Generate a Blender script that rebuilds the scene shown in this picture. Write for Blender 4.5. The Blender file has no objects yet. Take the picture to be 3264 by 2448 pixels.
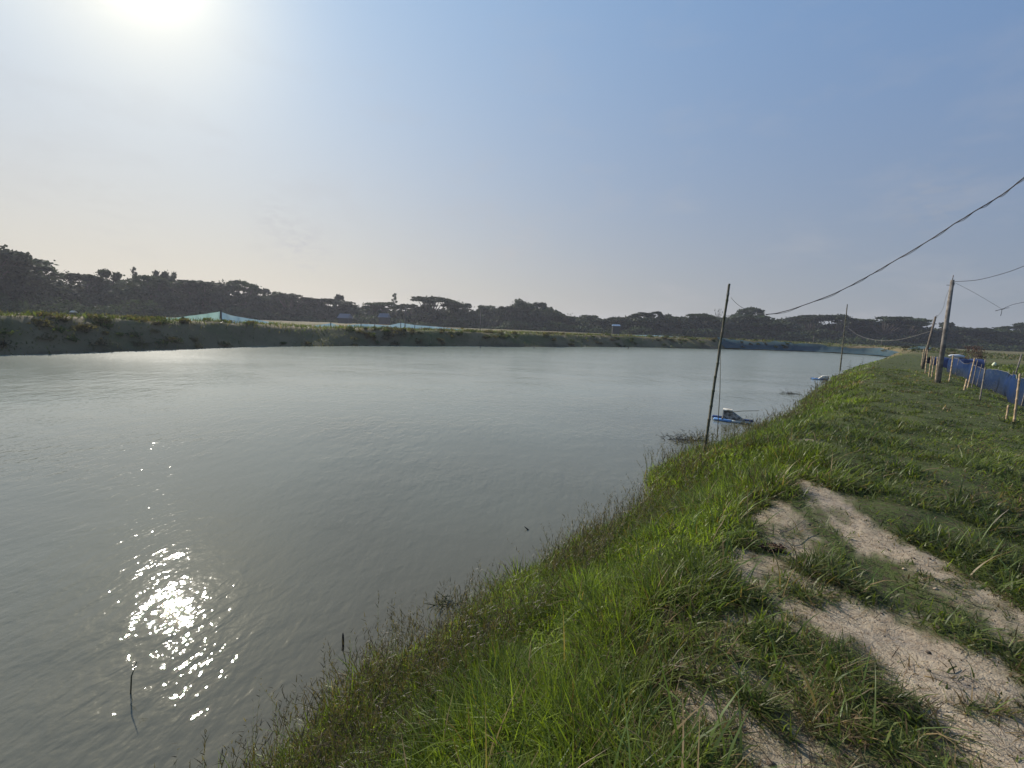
import bpy, bmesh, math, random
import numpy as np
from mathutils import Vector, Matrix
R = math.radians
rng = np.random.default_rng(7)
random.seed(7)
S = bpy.context.scene
COL = S.collection

# ------------------------------------------------------------------ camera
F, CX, CY = 1300., 1632., 1224.           # focal length and centre in photo pixels
SL = .042                                  # slope of the horizon (camera roll)
YH = 968 + SL * 1632
UP = np.array([SL, -1., (YH - CY) / F]); UP /= np.linalg.norm(UP)
FH = np.array([0, 0, 1.]); FH = FH - UP * FH.dot(UP); FH /= np.linalg.norm(FH)
RT = np.cross(FH, UP)
EYE = np.array([0, 0, 1.55])
def ray(px, py):
    v = np.array([px - CX, py - CY, F]); v /= np.linalg.norm(v)
    return np.array([v.dot(RT), v.dot(FH), v.dot(UP)])
def on_z(px, py, z):
    r = ray(px, py); t = (z - EYE[2]) / r[2]
    return EYE + r * t
def horizon(px): return 968 + SL * px
cam_d = bpy.data.cameras.new('camera'); cam = bpy.data.objects.new('camera', cam_d); COL.objects.link(cam)
def cw(v): return Vector((np.dot(v, RT), np.dot(v, FH), np.dot(v, UP)))
X, Y, Z = cw([1, 0, 0]), cw([0, -1, 0]), cw([0, 0, -1])
M = Matrix(((X.x, Y.x, Z.x, 0), (X.y, Y.y, Z.y, 0), (X.z, Y.z, Z.z, EYE[2]), (0, 0, 0, 1)))
cam.matrix_world = M
cam_d.sensor_width = 36; cam_d.lens = F / 3264 * 36
cam_d.clip_start = .05; cam_d.clip_end = 6000
S.camera = cam

# ------------------------------------------------------------------ light
SUN_EL, SUN_AZ = R(31.2), R(-41.0)         # azimuth from +Y towards +X
sd = Vector((math.sin(SUN_AZ) * math.cos(SUN_EL), math.cos(SUN_AZ) * math.cos(SUN_EL), math.sin(SUN_EL)))
sl = bpy.data.lights.new('sun', 'SUN'); so = bpy.data.objects.new('sun', sl); COL.objects.link(so)
sl.energy = 5.0; sl.angle = R(.6); sl.color = (1, .93, .82)
so.rotation_euler = sd.to_track_quat('Z', 'Y').to_euler()
W = bpy.data.worlds.new('World'); S.world = W; W.use_nodes = True
nt = W.node_tree; nt.nodes.clear()
def N(nt, typ, **kw):
    n = nt.nodes.new(typ)
    for k, v in kw.items():
        if k.startswith('i_'):
            n.inputs[k[2:].replace('_', ' ')].default_value = v
        elif k[0] == 'n' and k[1:].isdigit(): n.inputs[int(k[1:])].default_value = v
        else: setattr(n, k, v)
    return n
def L(nt, a, b): nt.links.new(a, b)
def math_(nt, op, a, b=None, clamp=False):
    n = nt.nodes.new('ShaderNodeMath'); n.operation = op; n.use_clamp = clamp
    for i, v in enumerate((a, b)):
        if v is None: continue
        if isinstance(v, (int, float)): n.inputs[i].default_value = v
        else: nt.links.new(v, n.inputs[i])
    return n.outputs[0]
def mixc(nt, fac, a, b, mode='MIX'):
    n = nt.nodes.new('ShaderNodeMix'); n.data_type = 'RGBA'; n.blend_type = mode
    for i, v in ((0, fac), (6, a), (7, b)):
        if isinstance(v, (int, float)): n.inputs[i].default_value = v
        elif isinstance(v, tuple): n.inputs[i].default_value = (*v, 1)
        else: nt.links.new(v, n.inputs[i])
    return n.outputs[2]
sky = N(nt, 'ShaderNodeTexSky', sky_type='NISHITA', sun_disc=False, sun_elevation=SUN_EL, sun_rotation=SUN_AZ,
        altitude=0, air_density=1.0, dust_density=0.3, ozone_density=1.2)
tc = N(nt, 'ShaderNodeTexCoord'); gen = tc.outputs['Generated']
dot = N(nt, 'ShaderNodeVectorMath', operation='DOT_PRODUCT'); L(nt, gen, dot.inputs[0]); dot.inputs[1].default_value = sd
ang = math_(nt, 'ARCCOSINE', math_(nt, 'MINIMUM', dot.outputs['Value'], .99999))
sep = N(nt, 'ShaderNodeSeparateXYZ'); L(nt, gen, sep.inputs[0])
# hazy humid air: a veil that thickens towards the horizon and brightens towards the sun, plus the sun's aureole
def ex(v, k): return math_(nt, 'POWER', 2.71828, math_(nt, 'MULTIPLY', v, -k))
elv = math_(nt, 'ARCSINE', math_(nt, 'MAXIMUM', sep.outputs['Z'], 0))
hz = ex(elv, 1 / R(22)); ihz = math_(nt, 'SUBTRACT', 1.0, hz); wide = ex(ang, 1 / R(54))
def scaled(col, f):
    n = N(nt, 'ShaderNodeVectorMath', operation='SCALE')
    if isinstance(col, tuple): n.inputs[0].default_value = col
    else: L(nt, col, n.inputs[0])
    if isinstance(f, (int, float)): n.inputs['Scale'].default_value = f
    else: L(nt, f, n.inputs['Scale'])
    return n.outputs[0]
def addv(a, b):
    n = N(nt, 'ShaderNodeVectorMath', operation='ADD'); L(nt, a, n.inputs[0]); L(nt, b, n.inputs[1]); return n.outputs[0]
c2 = scaled(sky.outputs[0], math_(nt, 'MULTIPLY', ihz, .02))
c2 = addv(c2, scaled((.105, .18, .28), hz))
c2 = addv(c2, scaled((1.10, .81, .35), math_(nt, 'MULTIPLY', hz, wide)))
c2 = addv(c2, scaled((.34, .475, .50), math_(nt, 'MULTIPLY', ihz, wide)))
c2 = addv(c2, scaled((-.012, .098, .36), ihz))
c2 = addv(c2, scaled((.44, .31, .07), ex(math_(nt, 'POWER', ang, 2.0), 1 / R(9) ** 2)))
c2 = addv(c2, scaled((1.2, 1.1, .8), ex(math_(nt, 'POWER', ang, 2.2), 1 / R(3.5) ** 2.2)))
# faint thin clouds low over the trees
cn = N(nt, 'ShaderNodeTexNoise', i_Scale=6.5, i_Detail=5.0, i_Roughness=.55)
mp = N(nt, 'ShaderNodeMapping'); mp.inputs['Scale'].default_value = (1, 1, 2.6); L(nt, gen, mp.inputs[0]); L(nt, mp.outputs[0], cn.inputs['Vector'])
cr = N(nt, 'ShaderNodeValToRGB'); cr.color_ramp.elements[0].position = .53; cr.color_ramp.elements[1].position = .72; L(nt, cn.outputs[0], cr.inputs[0])
cf = math_(nt, 'MULTIPLY', cr.outputs[0], math_(nt, 'MULTIPLY', hz, .30))
c3 = mixc(nt, cf, c2, (.50, .49, .50))
wn = N(nt, 'ShaderNodeTexNoise', i_Scale=34., i_Detail=5.0, i_Roughness=.6, i_Distortion=.4); L(nt, mp.outputs[0], wn.inputs['Vector'])
wr = N(nt, 'ShaderNodeMapRange', n1=.44, n2=.62); L(nt, wn.outputs[0], wr.inputs[0])
for px_, py_, wd_, am_, cc_ in ((875, 700, 2.0, .30, (.50, .50, .53)), (965, 782, 2.6, .42, (.50, .50, .54)), (1350, 810, 4., .20, (.52, .51, .52)), (1650, 790, 4., .16, (.55, .53, .52)), (2970, 655, 3.2, .30, (.36, .38, .43)), (340, 655, 3.5, .18, (.58, .58, .56))):
    rv = ray(px_, py_); dn_ = N(nt, 'ShaderNodeVectorMath', operation='DOT_PRODUCT'); L(nt, gen, dn_.inputs[0]); dn_.inputs[1].default_value = tuple(rv)
    aw = math_(nt, 'ARCCOSINE', math_(nt, 'MINIMUM', dn_.outputs['Value'], .999999))
    c3 = mixc(nt, math_(nt, 'MULTIPLY', wr.outputs[0], math_(nt, 'MULTIPLY', ex(math_(nt, 'POWER', aw, 2.0), 1 / R(wd_) ** 2), am_)), c3, cc_)
c3 = scaled(c3, 10.)
bg = N(nt, 'ShaderNodeBackground', i_Strength=.087); out = N(nt, 'ShaderNodeOutputWorld')
L(nt, c3, bg.inputs[0]); L(nt, bg.outputs[0], out.inputs[0])
S.view_settings.view_transform = 'Standard'; S.view_settings.look = 'None'
S.view_settings.exposure = .2; S.view_settings.gamma = 1; S.view_settings.use_curve_mapping = False
S.cycles.max_bounces = 6; S.cycles.transparent_max_bounces = 12; S.cycles.volume_bounces = 0
S.cycles.sample_clamp_indirect = 4

# ------------------------------------------------------------------ helpers
def mat(name, col, rough=.7, spec=.5, noise=None, bump=None, trans=0., alpha=None):
    m = bpy.data.materials.new(name); m.use_nodes = True; t = m.node_tree
    p = t.nodes['Principled BSDF']; o = t.nodes['Material Output']
    p.inputs['Roughness'].default_value = rough; p.inputs['Specular IOR Level'].default_value = spec
    p.inputs['Base Color'].default_value = (*col, 1); c = None
    tcn = N(t, 'ShaderNodeTexCoord')
    if noise:
        col2, sc, lo, hi = noise
        n = N(t, 'ShaderNodeTexNoise', i_Scale=sc, i_Detail=5.0, i_Roughness=.6); L(t, tcn.outputs['Object'], n.inputs['Vector'])
        r = N(t, 'ShaderNodeValToRGB'); r.color_ramp.elements[0].position = lo; r.color_ramp.elements[1].position = hi
        L(t, n.outputs[0], r.inputs[0]); c = mixc(t, r.outputs[0], col, col2); L(t, c, p.inputs['Base Color'])
    if bump:
        sc, st, dist = bump
        n = N(t, 'ShaderNodeTexNoise', i_Scale=sc, i_Detail=4.0); L(t, tcn.outputs['Object'], n.inputs['Vector'])
        b = N(t, 'ShaderNodeBump', i_Strength=st, i_Distance=dist); L(t, n.outputs[0], b.inputs['Height']); L(t, b.outputs[0], p.inputs['Normal'])
    sh = p.outputs[0]
    if trans:
        tr = N(t, 'ShaderNodeBsdfTranslucent'); tr.inputs[0].default_value = (*col, 1)
        if c is not None: L(t, c, tr.inputs[0])
        mx = N(t, 'ShaderNodeMixShader', n0=trans); L(t, sh, mx.inputs[1]); L(t, tr.outputs[0], mx.inputs[2]); sh = mx.outputs[0]
    if alpha is not None:
        tp = N(t, 'ShaderNodeBsdfTransparent'); mx = N(t, 'ShaderNodeMixShader', n0=alpha)
        L(t, tp.outputs[0], mx.inputs[1]); L(t, sh, mx.inputs[2]); sh = mx.outputs[0]
    L(t, sh, o.inputs[0])
    return m

def mesh_np(name, V, Fs, m, parent=None, attrs=None, smooth=False):
    """V (n,3); Fs list of (k,c) index arrays; attrs {name:(n,4)}"""
    me = bpy.data.meshes.new(name); V = np.asarray(V, np.float32)
    me.vertices.add(len(V)); me.vertices.foreach_set('co', V.ravel())
    Fs = [np.asarray(f, np.int32) for f in Fs if len(f)]
    li = np.concatenate([f.ravel() for f in Fs]); ct = np.concatenate([np.full(len(f), f.shape[1], np.int32) for f in Fs])
    me.loops.add(len(li)); me.loops.foreach_set('vertex_index', li)
    me.polygons.add(len(ct)); me.polygons.foreach_set('loop_start', np.concatenate([[0], np.cumsum(ct)[:-1]]).astype(np.int32))
    me.polygons.foreach_set('loop_total', ct)
    if smooth: me.polygons.foreach_set('use_smooth', np.ones(len(ct), bool))
    for k, v in (attrs or {}).items():
        a = me.attributes.new(k, 'FLOAT_COLOR', 'POINT'); a.data.foreach_set('color', np.asarray(v, np.float32).ravel())
    me.update(calc_edges=True); me.materials.append(m)
    o = bpy.data.objects.new(name, me); COL.objects.link(o)
    if parent: o.parent = parent
    return o

class MB:
    def __init__(s): s.v = []; s.f = []
    def tube(s, pts, rad, n=8, cap=True):
        pts = [Vector(p) for p in pts]
        if isinstance(rad, (int, float)): rad = [rad] * len(pts)
        b = len(s.v); ref = None
        for i, p in enumerate(pts):
            d = (pts[min(i + 1, len(pts) - 1)] - pts[max(i - 1, 0)]).normalized()
            if ref is None: ref = Vector((0, 0, 1)) if abs(d.z) < .9 else Vector((1, 0, 0))
            a = d.cross(ref).normalized(); c = d.cross(a).normalized(); ref = -c if False else ref
            for k in range(n):
                t = 2 * math.pi * k / n
                s.v.append(p + (a * math.cos(t) + c * math.sin(t)) * rad[i])
        for i in range(len(pts) - 1):
            for k in range(n):
                s.f.append((b + i * n + k, b + i * n + (k + 1) % n, b + (i + 1) * n + (k + 1) % n, b + (i + 1) * n + k))
        if cap:
            s.f.append(tuple(b + k for k in range(n))[::-1]); e = b + (len(pts) - 1) * n
            s.f.append(tuple(e + k for k in range(n)))
        return s
    def box(s, c, h, rot=None, taper=1.):
        b = len(s.v); c = Vector(c)
        for z in (-1, 1):
            for x, y in ((-1, -1), (1, -1), (1, 1), (-1, 1)):
                k = taper if z > 0 else 1.
                p = Vector((x * h[0] * k, y * h[1] * k, z * h[2]))
                if rot: p = rot @ p
                s.v.append(c + p)
        for f in ((0, 3, 2, 1), (4, 5, 6, 7), (0, 1, 5, 4), (1, 2, 6, 5), (2, 3, 7, 6), (3, 0, 4, 7)): s.f.append(tuple(b + i for i in f))
        return s
    def quad(s, *p):
        b = len(s.v); s.v += [Vector(q) for q in p]; s.f.append(tuple(range(b, b + len(p)))); return s
    def build(s, name, m, parent=None, smooth=True, bevel=0):
        me = bpy.data.meshes.new(name); me.from_pydata([tuple(v) for v in s.v], [], s.f); me.update()
        if smooth:
            for p in me.polygons: p.use_smooth = len(p.vertices) == 4 and not bevel
        me.materials.append(m); o = bpy.data.objects.new(name, me); COL.objects.link(o)
        if parent: o.parent = parent
        if bevel:
            bm = bmesh.new(); bm.from_mesh(me); bmesh.ops.bevel(bm, geom=bm.edges[:], offset=bevel, segments=3, affect='EDGES', profile=.5)
            bm.to_mesh(me); bm.free()
            for p in me.polygons: p.use_smooth = True
        return o
def tag(o, label=None, cat=None, group=None, kind=None):
    if label: o['label'] = label
    if cat: o['category'] = cat
    if group: o['group'] = group
    if kind: o['kind'] = kind
    return o
def empty(name, loc=(0, 0, 0), rz=0):
    o = bpy.data.objects.new(name, None); COL.objects.link(o); o.location = loc; o.rotation_euler.z = rz; o.empty_display_size = .2
    return o
def copy_tree(o, parent=None):
    c = o.copy(); COL.objects.link(c)
    if parent: c.parent = parent
    for ch in list(o.children): copy_tree(ch, c)
    return c

# value noise
_P = rng.random((256, 256)).astype(np.float64)
def vn(x, y):
    xi = np.floor(x).astype(int); yi = np.floor(y).astype(int); fx = x - xi; fy = y - yi
    fx = fx * fx * (3 - 2 * fx); fy = fy * fy * (3 - 2 * fy)
    a = _P[xi & 255, yi & 255]; b = _P[(xi + 1) & 255, yi & 255]; c = _P[xi & 255, (yi + 1) & 255]; d = _P[(xi + 1) & 255, (yi + 1) & 255]
    return (a * (1 - fx) + b * fx) * (1 - fy) + (c * (1 - fx) + d * fx) * fy
def fbm(x, y, sc, o=4, off=0.):
    s = 0; a = .5; n = 0
    for i in range(o):
        s = s + a * vn(x / sc + 17.3 * i + off, y / sc + 9.1 * i + off * 1.7); n += a; a *= .5; sc *= .5
    return s / n
def sst(a, b, x):
    t = np.clip((x - a) / (b - a), 0, 1); return t * t * (3 - 2 * t)

# ------------------------------------------------------------------ the lie of the land
WZ = -1.05
NEAR = [(-14, -16), (-9, -9), (-5.2, -3.6), (-3.0, -.2), (-1.42, 1.78), (-.74, 2.75), (.6, 4.3), (2.1, 5.8), (2.65, 7.3), (5.3, 9.7), (9.1, 13.05), (13.7, 18.35), (27.7, 34.1), (44, 50), (55.5, 61.0)]
FAR = [(61, 66), (62, 72), (56.5, 76.7), (43.4, 74.4), (17.3, 62.4), (-1.4, 49.1), (-13.6, 40.4), (-20.7, 32.1), (-24, 25.2), (-25.7, 20.3), (-28, 10), (-30, -16)]
def segd(x, y, P):
    best = np.full(x.shape, 1e9)
    for (ax, ay), (bx, by) in zip(P[:-1], P[1:]):
        dx, dy = bx - ax, by - ay; l2 = dx * dx + dy * dy
        t = np.clip(((x - ax) * dx + (y - ay) * dy) / l2, 0, 1)
        best = np.minimum(best, np.hypot(x - ax - t * dx, y - ay - t * dy))
    return best
POLY = NEAR + FAR
def inside(x, y):
    r = np.zeros(x.shape, bool); n = len(POLY)
    for i in range(n):
        ax, ay = POLY[i]; bx, by = POLY[(i + 1) % n]
        c = ((ay > y) != (by > y)) & (x < (bx - ax) * (y - ay) / (by - ay + 1e-12) + ax); r ^= c
    return r
def dists(x, y):
    dn = segd(x, y, NEAR); df = segd(x, y, FAR + [NEAR[0]]); df = np.minimum(df, segd(x, y, [NEAR[-1], FAR[0]]))
    ins = inside(x, y); sg = np.where(ins, -1., 1.)
    return dn, df, sg
def height(x, y):
    x = np.asarray(x, float); y = np.asarray(y, float)
    dn, df, sg = dists(x, y)
    jig = (fbm(x, y, 1.4, 3, 3.) - .5) * .55
    d = sg * np.minimum(dn, df) + jig
    wf = sst(.35, .65, dn / (dn + df + 1e-6))
    d = d + wf * ((fbm(x, y, 5.5, 4, 71.) - .5) * 2.4 - .25) * sst(-3, 1, d)
    near = WZ + (0 - WZ) * (.35 * np.clip(d / 1.9, 0, 1) + .65 * sst(0, 2.1, d)) - .32 * sst(4.6, 6.4, d) - .22 * sst(7, 14, np.hypot(x, y)) * sst(0, 2., d)
    zt = .52 + .48 * sst(15, 35, -x + .2 * (30 - y)) 
    far = WZ + (zt - WZ) * (.5 * np.clip(d / 2.6, 0, 1) + .5 * sst(0, 2.8, d)) - (zt - .25) * sst(4.5, 9, d)
    far = far + (fbm(x, y, 2.5, 3, 88.) - .5) * .30 * sst(.5, 3, d)
    land = near * (1 - wf) + far * wf
    bump = (fbm(x, y, 1.1, 4, 8.) - .5) * .20 + (fbm(x, y, .28, 3, 21.) - .5) * .05
    land = land + bump * sst(.1, 1.2, d) * np.where(np.hypot(x, y) > 80, 0, 1)
    bed = WZ - .03 - np.minimum(1.2, .45 * np.maximum(-d, 0))
    return np.where(d > 0, land, bed)
def hz1(x, y): return float(height(np.array([x]), np.array([y]))[0])
def hit(px, py, tmax=400):
    """where the line of sight through a photo pixel meets the ground: gives a true world position"""
    r = ray(px, py); t = np.geomspace(.5, tmax, 4000); p = EYE[None] + r[None] * t[:, None]
    h = height(p[:, 0], p[:, 1]); k = np.argmax(p[:, 2] < h)
    return Vector((p[k, 0], p[k, 1], float(h[k])))
def above(px, py, base):
    """point straight above/near base seen at pixel row py, at base's depth"""
    r = ray(px, py); f = ray(CX, CY); dep = np.dot(np.array(base) - EYE, f) / np.dot(r, f)
    return Vector(EYE + r * dep)

# bare sand: patches along the worn track (world capsules)
SAND = []
def cap(pts, r, s=1.):
    w = [on_z(px, py, 0.)[:2] for px, py in pts]
    for a, b in zip(w[:-1], w[1:]): SAND.append((a, b, r, s))
cap([(2590, 1560), (2730, 1690), (2880, 1775), (3020, 1860), (3130, 1930)], .16)
cap([(2800, 2020), (2950, 2120), (3120, 2260), (3330, 2460), (3600, 2700)], .30)
cap([(3030, 2060), (3160, 2190)], .12)
cap([(2460, 1610), (2500, 1720)], .15, .86)
cap([(2330, 1810), (2440, 1790), (2570, 1830)], .16, .84)
cap([(2200, 2050), (2300, 2120)], .17, .78)
cap([(2560, 1930), (2680, 2040), (2800, 2180), (2950, 2330)], .035, .8)
cap([(2060, 2360), (2250, 2300), (2450, 2420)], .17, .9)
cap([(2060, 2200), (2180, 2130), (2350, 2010), (2420, 1930)], .07, .75)
cap([(2120, 2230), (2400, 2180)], .07, .6)
cap([(2480, 1408), (2560, 1408)], .10, .9)
cap([(2620, 1500), (2760, 1560)], .08, .7)
cap([(2180, 2020), (2260, 2250), (2420, 2520)], .30, .66)
cap([(2500, 1900), (2600, 2200)], .14, .5)
cap([(3040, 2440), (3140, 2560)], .06, .7)
def sandmask(x, y):
    m = np.zeros(x.shape)
    n = (fbm(x, y, .22, 4, 40.) - .5); n2 = (fbm(x, y, .05, 2, 60.) - .5)
    for a, b, r, s in SAND:
        dx, dy = b[0] - a[0], b[1] - a[1]; l2 = dx * dx + dy * dy + 1e-9
        t = np.clip(((x - a[0]) * dx + (y - a[1]) * dy) / l2, 0, 1)
        dd = np.hypot(x - a[0] - t * dx, y - a[1] - t * dy) + n * .34 + n2 * .22
        m = np.maximum(m, s * (1 - sst(r * .75, r * 1.45 + .03, dd)))
    tuft = sst(.52, .62, fbm(x, y, .26, 3, 720.)); edge = sst(.35, .60, fbm(x, y, .10, 3, 730.))
    return m * (1 - .62 * tuft) * (.55 + .45 * np.maximum(edge, sst(.75, .98, m)))

# ------------------------------------------------------------------ ground sheet
def radii():
    r = [.25]
    while r[-1] < 1500:
        q = r[-1]; st = .022 * q if q < 16 else (.36 if q < 100 else .36 + (q - 100) * .14)
        r.append(q + max(st, .012))
    return np.array(r)
rr = radii()
th = np.concatenate([np.linspace(-R(68), R(68), 350), np.linspace(R(68), R(292), 60)[1:-1]])
TH, RR = np.meshgrid(th, rr); gx = RR * np.sin(TH); gy = RR * np.cos(TH); gz = height(gx, gy)
nr, nth = gx.shape
V = np.stack([gx, gy, gz], -1).reshape(-1, 3); V = np.vstack([V, [[0, 0, hz1(0, 0)]]])
i, j = np.meshgrid(np.arange(nr - 1), np.arange(nth), indexing='ij'); j2 = (j + 1) % nth
Q = np.stack([i * nth + j, i * nth + j2, (i + 1) * nth + j2, (i + 1) * nth + j], -1).reshape(-1, 4)[:, ::-1]
T = np.stack([np.arange(nth), (np.arange(nth) + 1) % nth, np.full(nth, nr * nth)], -1)
near_ = np.hypot(V[:, 0], V[:, 1]) < 12
sm = np.zeros(len(V)); sm[near_] = sandmask(V[near_, 0], V[near_, 1])
dn, df, sg = dists(V[:, 0], V[:, 1]); dd = sg * np.minimum(dn, df); wf = sst(.35, .65, dn / (dn + df + 1e-6))
at = np.zeros((len(V), 4)); at[:, 0] = sm; at[:, 1] = wf; at[:, 2] = np.exp(-np.abs(dd - 0.05) / .35) ; at[:, 3] = 1
gm = bpy.data.materials.new('ground'); gm.use_nodes = True; t = gm.node_tree; p = t.nodes['Principled BSDF']
p.inputs['Roughness'].default_value = .95; p.inputs['Specular IOR Level'].default_value = .15
a = N(t, 'ShaderNodeAttribute', attribute_name='mask'); sp = N(t, 'ShaderNodeSeparateColor'); L(t, a.outputs['Color'], sp.inputs[0])
geo = N(t, 'ShaderNodeNewGeometry')
def nz(sc, det=5., rough=.6):
    n = N(t, 'ShaderNodeTexNoise', i_Scale=sc, i_Detail=det, i_Roughness=rough); L(t, geo.outputs['Position'], n.inputs['Vector']); return n.outputs[0]
def ramp(v, lo, hi):
    n = N(t, 'ShaderNodeMapRange', n1=lo, n2=hi); L(t, v, n.inputs[0]); return n.outputs[0]
sand = mixc(t, ramp(nz(9.), .35, .65), (.285, .222, .150), (.385, .312, .220))
sand = mixc(t, ramp(nz(2.2, 5.), .48, .66), sand, (.20, .17, .14))
sand = mixc(t, ramp(nz(38., 5.), .50, .68), sand, (.20, .145, .095))
sand = mixc(t, ramp(nz(160., 2.), .60, .72), sand, (.46, .38, .29))
soil = mixc(t, ramp(nz(4.), .35, .65), (.045, .036, .022), (.085, .066, .04))
soil = mixc(t, ramp(nz(26.), .38, .52), soil, (.060, .078, .022))
fsoil = mixc(t, ramp(nz(.5), .35, .65), (.15, .115, .06), (.20, .15, .08))
fsoil = mixc(t, ramp(nz(.12, 6.), .46, .60), fsoil, (.085, .095, .035))
g0 = mixc(t, sp.outputs[1], soil, fsoil)
g1_ = mixc(t, sp.outputs[0], g0, sand)
g2 = mixc(t, math_(t, 'MULTIPLY', sp.outputs[2], .8), g1_, (.035, .028, .02))
L(t, g2, p.inputs['Base Color'])
bp = N(t, 'ShaderNodeBump', i_Strength=.7, i_Distance=.02); L(t, math_(t, 'ADD', nz(35.), math_(t, 'MULTIPLY', nz(140., 3.), .35)), bp.inputs['Height']); L(t, bp.outputs[0], p.inputs['Normal'])
ground = mesh_np('ground', V, [Q, T], gm, attrs={'mask': at}, smooth=True); tag(ground, kind='structure')

# ------------------------------------------------------------------ water
wm = bpy.data.materials.new('pond_water'); wm.use_nodes = True; t = wm.node_tree; p = t.nodes['Principled BSDF']
p.inputs['Base Color'].default_value = (.128, .124, .092, 1); p.inputs['IOR'].default_value = 1.42
geo = N(t, 'ShaderNodeNewGeometry')
# the near side lies in the lee of the dike; the open far side is ruffled by the wind
sx3 = N(t, 'ShaderNodeSeparateXYZ'); L(t, geo.outputs['Position'], sx3.inputs[0])
ruf = N(t, 'ShaderNodeMapRange', n1=3., n2=30., n3=.016, n4=.20); L(t, math_(t, 'SUBTRACT', sx3.outputs['Y'], math_(t, 'MULTIPLY', sx3.outputs['X'], .35)), ruf.inputs[0]); L(t, ruf.outputs[0], p.inputs['Roughness'])
light_falloff = N(t, 'ShaderNodeMapRange', n1=.5, n2=17.); sn_ = N(t, 'ShaderNodeTexNoise', i_Scale=.16, i_Detail=3.0); L(t, geo.outputs['Position'], sn_.inputs['Vector'])
L(t, math_(t, 'ADD', math_(t, 'SUBTRACT', sx3.outputs['Y'], math_(t, 'MULTIPLY', sx3.outputs['X'], .35)), math_(t, 'MULTIPLY', math_(t, 'SUBTRACT', sn_.outputs[0], .5), 9.)), light_falloff.inputs[0])
L(t, mixc(t, light_falloff.outputs[0], (.088, .078, .054), (.205, .225, .180)), p.inputs['Base Color'])  # light falloff painted in: darker near the shallows, paler silty water farther out
def wav(sc, rot, stretch, det=2., dist=0.):
    m = N(t, 'ShaderNodeMapping'); m.inputs['Rotation'].default_value = (0, 0, R(rot)); m.inputs['Scale'].default_value = (1, stretch, 1)
    L(t, geo.outputs['Position'], m.inputs[0])
    n = N(t, 'ShaderNodeTexNoise', i_Scale=sc, i_Detail=det, i_Roughness=.5, i_Distortion=dist); L(t, m.outputs[0], n.inputs['Vector']); return n.outputs[0]
patch = N(t, 'ShaderNodeMapRange', n1=.38, n2=.62, n3=.45, n4=1.15); L(t, wav(.22, 20, 1.8, 3.), patch.inputs[0])
h = math_(t, 'ADD', math_(t, 'MULTIPLY', wav(7.0, -20, .6, 2., .3), 1.0), math_(t, 'MULTIPLY', wav(2.2, -35, .5, 2.), 1.3))
h = math_(t, 'ADD', h, math_(t, 'MULTIPLY', wav(17., 15, .8, 2.), .30))
h = math_(t, 'MULTIPLY', h, patch.outputs[0])
b = N(t, 'ShaderNodeBump', i_Strength=1., i_Distance=.0125); L(t, h, b.inputs['Height']); L(t, b.outputs[0], p.inputs['Normal'])
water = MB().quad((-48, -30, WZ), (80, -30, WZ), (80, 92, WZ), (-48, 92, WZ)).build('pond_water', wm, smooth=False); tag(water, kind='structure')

# ------------------------------------------------------------------ grass
def grass_mat(name, trans=.52, rough=.45):
    m = bpy.data.materials.new(name); m.use_nodes = True; t = m.node_tree; p = t.nodes['Principled BSDF']
    a = N(t, 'ShaderNodeAttribute', attribute_name='tint'); L(t, a.outputs['Color'], p.inputs['Base Color'])
    p.inputs['Roughness'].default_value = rough; p.inputs['Specular IOR Level'].default_value = .35
    tr = N(t, 'ShaderNodeBsdfTranslucent')
    tcol = mixc(t, 1.0, a.outputs['Color'], (1.25, 1.35, .55), 'MULTIPLY'); L(t, tcol, tr.inputs[0])
    mx = N(t, 'ShaderNodeMixShader', n0=trans); L(t, p.outputs[0], mx.inputs[1]); L(t, tr.outputs[0], mx.inputs[2]); L(t, mx.outputs[0], t.nodes['Material Output'].inputs[0])
    return m
GM = grass_mat('grass_blades')
def blades(name, x, y, z, ln, w, az, lean, curl, col, seg=3, label=None, cat=None, m=GM, kind='stuff', parent=None):
    n = len(x); ts = np.linspace(0, 1, seg + 1); VV = []
    dx, dy = np.sin(az), np.cos(az); face = az + math.pi / 2 + rng.normal(0, .5, n); sx, sy = np.sin(face), np.cos(face)
    for k, tt in enumerate(ts):
        a = lean + curl * tt; hor = ln * tt * np.sin(lean + curl * tt * .6); ver = ln * tt * np.cos(lean + curl * tt * .6)
        ww = w * (1 - tt ** 1.6) * .5 * (1 if k else .75)
        cx, cy, cz = x + dx * hor, y + dy * hor, z + ver
        if k < seg:
            VV.append(np.stack([cx - sx * ww, cy - sy * ww, cz], -1)); VV.append(np.stack([cx + sx * ww, cy + sy * ww, cz], -1))
        else: VV.append(np.stack([cx, cy, cz], -1))
    nv = 2 * seg + 1; V = np.stack(VV, 1).reshape(-1, 3); base = (np.arange(n) * nv)[:, None]
    qs = [base + np.array([[2 * k, 2 * k + 1, 2 * k + 3, 2 * k + 2]]) for k in range(seg - 1)]
    Fq = np.concatenate(qs) if qs else np.zeros((0, 4), int)
    Ft = base + np.array([[2 * seg - 2, 2 * seg - 1, 2 * seg]])
    C = np.concatenate([np.repeat(col, nv, 0), np.ones((n * nv, 1))], 1)
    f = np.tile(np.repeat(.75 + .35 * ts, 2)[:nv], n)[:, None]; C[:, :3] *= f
    o = mesh_np(name, V, [Fq, Ft], m, parent, {'tint': C})
    if kind: tag(o, label, cat, kind=kind)
    return o
def wedge(N_, r0, r1, p, a0=-64, a1=66):
    """random ground points in a fan in front of the camera, density falling as r**-p"""
    u = rng.random(N_)
    r = np.exp(np.log(r0) + u * np.log(r1 / r0)) if p == 2 else (r0 ** (2 - p) + u * (r1 ** (2 - p) - r0 ** (2 - p))) ** (1 / (2 - p))
    a = R(a0) + rng.random(N_) * R(a1 - a0)
    return r * np.sin(a), r * np.cos(a)
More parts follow.
